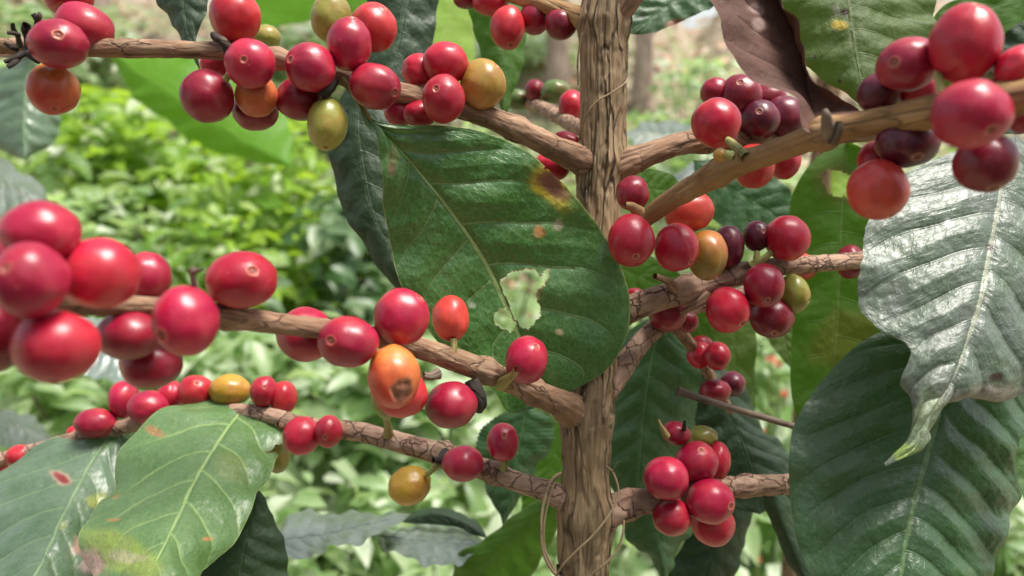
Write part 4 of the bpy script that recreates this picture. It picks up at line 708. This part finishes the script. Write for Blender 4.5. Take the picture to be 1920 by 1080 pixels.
# small red flowers among the weeds
for i, (px, py, d) in enumerate([(1446, 672, 1.3), (1460, 684, 1.32), (1470, 740, 1.25), (1425, 812, 1.2), (760, 530, 1.4), (1420, 1046, 1.15)]):
    q = P(px, py, d); g0 = hz(float(q[0]), float(q[1]))
    f = empty('red_flower', (float(q[0]), float(q[1]), g0), None, 'flower', 'small red flowers among the weeds')
    f['label'] = ['red flower between green leaves, upper one of the touching pair', 'red flower between green leaves, lower one of the touching pair', 'red flower just above the dead twig', 'red flower just below the dead twig', 'reddish flower in the weeds left of the central leaf',
                  'red flower near the bottom, right of the lowest cherry cluster'][i]
    rs = np.random.default_rng(i + 3)
    leaf_cloud('petals', np.array([q] * 9) + rs.normal(size=(9, 3)) * .002, camdir(0, .5, .8)[None, :] + rs.normal(size=(9, 3)) * .6, .008, 'red', f, rs, .8)
    tube_world('stem', np.array([[q[0], q[1], g0 - .01, .0018], [q[0] + .01, q[1], (g0 + q[2]) / 2, .0015], [q[0], q[1], q[2], .0012]]), M_STALK, f, seg=6, step=.01)

# trees on the bank
M_TREE = bark_material('tree_bark', (.42, .30, .24), (.55, .42, .34), (.34, .24, .19), (.07, .05, .04), along=8, across=25, crackw=.08, bump=.01)
def tree(px, d, wpx, label, mat='mid', crown=True, lean=0., n=450):
    q = P(px, 150, d); bx, by = float(q[0]), float(q[1]); bz = hz(bx, by); r = wpx / 2 / F * d; rs = np.random.default_rng(int(abs(px)) + 70)
    o = empty('tree', (bx, by, bz), label, 'tree', 'trees on the bank')
    tube_world('trunk', np.array([[bx, by, bz - .1, r * 1.3], [bx + lean * .3, by, bz + .6, r], [bx + lean, by, bz + 1.6, r * .8], [bx + lean * 1.6, by, bz + 2.8, r * .5]]), M_TREE, o, seg=24, step=.03, rough=.05, ridges=.04, seed=px, flare=0)
    c = np.array([bx + lean * 1.5, by, bz + 2.8]); bs = []
    cc = [c + np.array([math.cos(t) * rs.uniform(.4, 1.1), math.sin(t) * rs.uniform(.4, 1.1), rs.uniform(-.4, .9)]) for t in np.linspace(0, 6.28, 12)]
    for e in cc: bs.append([[bx + lean * 1.3, by, bz + 2.0, r * .4], list((np.array([bx + lean * 1.3, by, bz + 2.0]) + e) / 2 + rs.normal(size=3) * .05) + [r * .3], list(e) + [r * .1]])
    multi_tube('limbs', bs, M_TREE, o, seg=8, step=.05, seed=px)
    k = rs.integers(0, len(cc), n); pos = np.array(cc)[k] + rs.normal(size=(n, 3)) * .28
    leaf_cloud('crown', pos, np.array([0, 0, 1.]) + rs.normal(size=(n, 3)) * .5, .12, mat, o, rs)
tree(1045, 4.6, 40, 'slim pale tree trunk seen left of the coffee stem'); tree(1205, 4.6, 34, 'reddish brown tree trunk seen right of the coffee stem'); tree(640, 5.2, 36, 'thin tree trunk behind the top yellow green cherry')  # the trunk right of the stem stands in for a hanging dry leaf
tree(200, 4.6, 44, 'pinkish tree trunk between the two cherry groups on the upper left branch')
bush(40, 20, 4.2, 520, 'pale', .10, 1500, 'pale greyish shrub on the bank at the top left corner', group='shrubs on the bank')
bush(560, 60, 4.4, 420, 'mid', .10, 900, 'green shrub on the bank behind the red cherries at the top', group='shrubs on the bank')
bush(1330, 120, 4.0, 200, 'pale', .08, 600, 'pale yellow green shrub on the bank below the bright gap', group='shrubs on the bank')
bush(930, 60, 5.0, 260, 'pale', .10, 600, 'pale shrub on the bank behind the hanging brownish orange cherry', group='shrubs on the bank')

# unseen bushes added behind the camera to darken the low sky
for k_, (x_, y_, w_, h_) in enumerate([(-1.15, -1.0, .75, 1.75), (.1, -1.5, .8, 1.7), (1.25, -.9, .75, 1.8)]):
    o = empty('coffee_bush', (x_, y_, hz(x_, y_)), ['coffee bush behind the camera on the left', 'coffee bush behind the camera in the middle', 'coffee bush behind the camera on the right'][k_], 'coffee bush', 'coffee bushes of the next row')
    rs = np.random.default_rng(k_ + 40); n_ = 1500; a_ = rs.uniform(0, 6.283, n_); zz_ = rs.uniform(.12, 1, n_); q_ = rs.uniform(.3, 1, n_) ** .5
    pos_ = np.column_stack([x_ + np.cos(a_) * q_ * w_ * (1.1 - zz_ * .5), y_ + np.sin(a_) * q_ * .45, zz_ * h_])
    leaf_cloud('foliage', pos_, np.array([0, 0, 1.]) + rs.normal(size=(n_, 3)) * .5, .15, 'dark', o, rs)
    tube_world('stem', np.array([[x_, y_, -.05, .02], [x_ + .02, y_, h_ * .5, .014], [x_, y_, h_ * .95, .006]]), M_TWIG, o, seg=10, step=.03)
# banana plant: its stem stands out of the picture at the left, three leaves reach in
bb = P(-620, 300, 1.5); bn = empty('banana_plant', (float(bb[0]), float(bb[1]), 0.0), 'banana plant whose big bright green blades show behind the upper left branch', 'banana plant')
M_BSTEM = bark_material('banana_stem_skin', (.22, .30, .08), (.30, .36, .12), (.24, .2, .09), (.1, .08, .04), along=6, across=20, crackw=.03, bump=.003)
tube_world('pseudostem', np.array([[bb[0], bb[1], -.05, .09], [bb[0], bb[1], .6, .08], [bb[0] + .03, bb[1], 1.3, .06], [bb[0] + .06, bb[1], 1.7, .04]]), M_BSTEM, bn, seg=32, step=.03, rough=.03, ridges=.02)
leaf(bn, [(205, 92, 1.02), (250, 130, 1.0, 228, 150, 300, 90), (330, 180, .98, 265, 195, 400, 115), (400, 225, .97, 330, 240, 480, 160), (450, 258, .96, 400, 282, 530, 205), (500, 285, .95, 465, 300, 545, 255), (548, 312, .94)], 'bright', eL=.02, eR=.03, lat=30, shift=.02, nu=160, nv=80, quilt=.0006, wave=.004, seed=70., label='bright green blade below the upper left branch')
leaf(bn, [(400, -60, 1.0), (470, -30, 1.0, 430, 60, 520, -100), (540, -10, .99, 500, 52, 590, -70), (600, 0, .98, 575, 40, 640, -50), (660, 10, .98, 640, 28, 680, -20), (700, 20, .98)], 'bright', lat=30, shift=.02, seed=72., quilt=.0006, label='bright green blade along the top edge')
leaf(bn, [(835, -120, .9), (840, -60, .9, 805, -60, 875, -60), (845, 0, .9, 809, 0, 880, 0), (850, 60, .9, 812, 60, 888, 60), (855, 110, .9, 820, 115, 890, 110), (862, 160, .9, 840, 160, 885, 160), (868, 200, .9)], 'light', lat=24, shift=.02, seed=74., quilt=.0006, label='light green sunlit blade hanging right of the dark leaf')
multi_tube('leaf_stalk', [[[bb[0] + .06, bb[1], 1.65, .014], list(P(-200, -250, 1.25)) + [.012], list(P(60, -20, 1.08)) + [.009], list(P(205, 92, 1.02)) + [.006]],
    [[bb[0] + .06, bb[1], 1.68, .014], list(P(-150, -420, 1.25)) + [.012], list(P(200, -200, 1.08)) + [.009], list(P(400, -60, 1.0)) + [.006]],
    [[bb[0] + .06, bb[1], 1.7, .014], list(P(100, -700, 1.25)) + [.012], list(P(650, -500, 1.0)) + [.009], list(P(835, -120, .9)) + [.006]]], M_BSTEM, bn, seg=10, step=.02)

# a second coffee plant standing behind at the left
nb = P(-260, 540, .8); n2 = empty('coffee_plant', (float(nb[0]), float(nb[1]), 0.0), 'blurred coffee plant at the left edge showing only big greyish leaves', 'coffee plant')
tube_world('stem', np.array([[nb[0], nb[1], -.03, .013], [nb[0], nb[1], .5, .011], [nb[0], nb[1] + .02, 1.0, .009], [nb[0], nb[1], 1.4, .006]]), M_STEM, n2, seg=40, step=.006, ridges=.05, rough=.04)
leaf(n2, [(60, 100, .60), (52, 140, .60, 0, 130, 92, 165), (47, 190, .595, -40, 190, 112, 215), (46, 245, .59, -50, 250, 104, 262), (46, 300, .585)], 'paled', eL=.02, eR=.02, seed=80., label='blurred grey green leaf under the black dried stalks')
leaf(n2, [(-90, 300, .56), (-20, 325, .56, -20, 290, -40, 385), (30, 355, .555, 45, 322, 10, 410), (70, 385, .55, 85, 362, 55, 425), (108, 420, .55)], 'silver', eL=.03, eR=-.02, seed=82., label='blurred whitish leaf above the foreground cherries')
leaf(n2, [(120, 600, .62), (160, 620, .62, 190, 600, 140, 660), (200, 650, .615, 240, 630, 160, 700), (235, 690, .61, 262, 690, 210, 715), (262, 722, .61)], 'grey', eL=.03, eR=-.02, seed=84., label='blurred grey leaf showing between the hanging red cherries')
leaf(n2, [(-40, 790, .66), (0, 795, .66, 10, 770, -5, 830), (45, 805, .66, 55, 778, 30, 842), (80, 825, .66, 84, 800, 70, 842), (100, 838, .66)], 'silver', eL=.03, eR=-.02, seed=86., label='blurred shiny leaf at the left edge behind the lowest cherry row')
def on(p, r): return list(P(*p)) + [r]
multi_tube('branch', [[[nb[0], nb[1], 1.22, .004], on((-60, 60, .64), .003), on((60, 100, .60), .0025)], [[nb[0], nb[1], 1.1, .004], on((-150, 280, .6), .003), on((-90, 300, .56), .0025)], [[nb[0], nb[1], .92, .004], on((20, 560, .68), .003), on((120, 600, .62), .0025)], [[nb[0], nb[1], .82, .004], on((-100, 780, .7), .003), on((-40, 790, .66), .0025)]], M_BRANCH, n2, seg=14, step=.004)

# a third coffee plant behind on the right, glossy leaves glinting between the branches
rb = P(1520, 700, .75); n3 = empty('coffee_plant', (float(rb[0]), float(rb[1]), 0.0), 'blurred coffee plant behind at right, its shiny leaves glinting under the upper right branch', 'coffee plant')
tube_world('stem', np.array([[rb[0], rb[1], -.03, .012], [rb[0], rb[1], .5, .010], [rb[0], rb[1] + .02, 1.0, .008], [rb[0], rb[1], 1.3, .005]]), M_STEM, n3, seg=40, step=.006, ridges=.05, rough=.04)
leaf(n3, [(1310, 250, .70), (1280, 255, .70, 1290, 232, 1280, 285), (1240, 255, .70, 1240, 228, 1235, 290), (1205, 252, .70, 1205, 232, 1200, 280), (1170, 250, .70)], 'silver', eL=.04, eR=-.02, seed=88., label='white glinting leaf just above the upper right branch')
leaf(n3, [(1400, 330, .70), (1350, 320, .70, 1360, 300, 1350, 350), (1300, 325, .70, 1300, 305, 1300, 352), (1250, 340, .70)], 'grey', eL=.04, eR=-.02, seed=89.)
leaf(n3, [(1430, 360, .72), (1440, 400, .72, 1405, 380, 1470, 400), (1420, 430, .72, 1385, 425, 1450, 440), (1400, 465, .72)], 'grey', eL=.03, eR=-.01, seed=90.)
leaf(n3, [(1560, 290, .72), (1575, 320, .72, 1510, 330, 1660, 310), (1575, 370, .72, 1500, 365, 1670, 370), (1580, 430, .72)], 'light', eL=.03, eR=-.01, seed=91., label='pale leaf seen through the hole of the hanging green leaf')
multi_tube('branch', [[[rb[0], rb[1], 1.2, .004], on((1400, 230, .72), .003), on((1310, 250, .70), .0025)], [[rb[0], rb[1], 1.05, .004], on((1450, 340, .72), .003), on((1400, 330, .70), .002)], [[rb[0], rb[1], 1.05, .004], on((1500, 380, .73), .003), on((1430, 360, .72), .002)], [[rb[0], rb[1], 1.15, .004], on((1560, 300, .73), .003), on((1600, 300, .72), .002)]], M_BRANCH, n3, seg=14, step=.004)
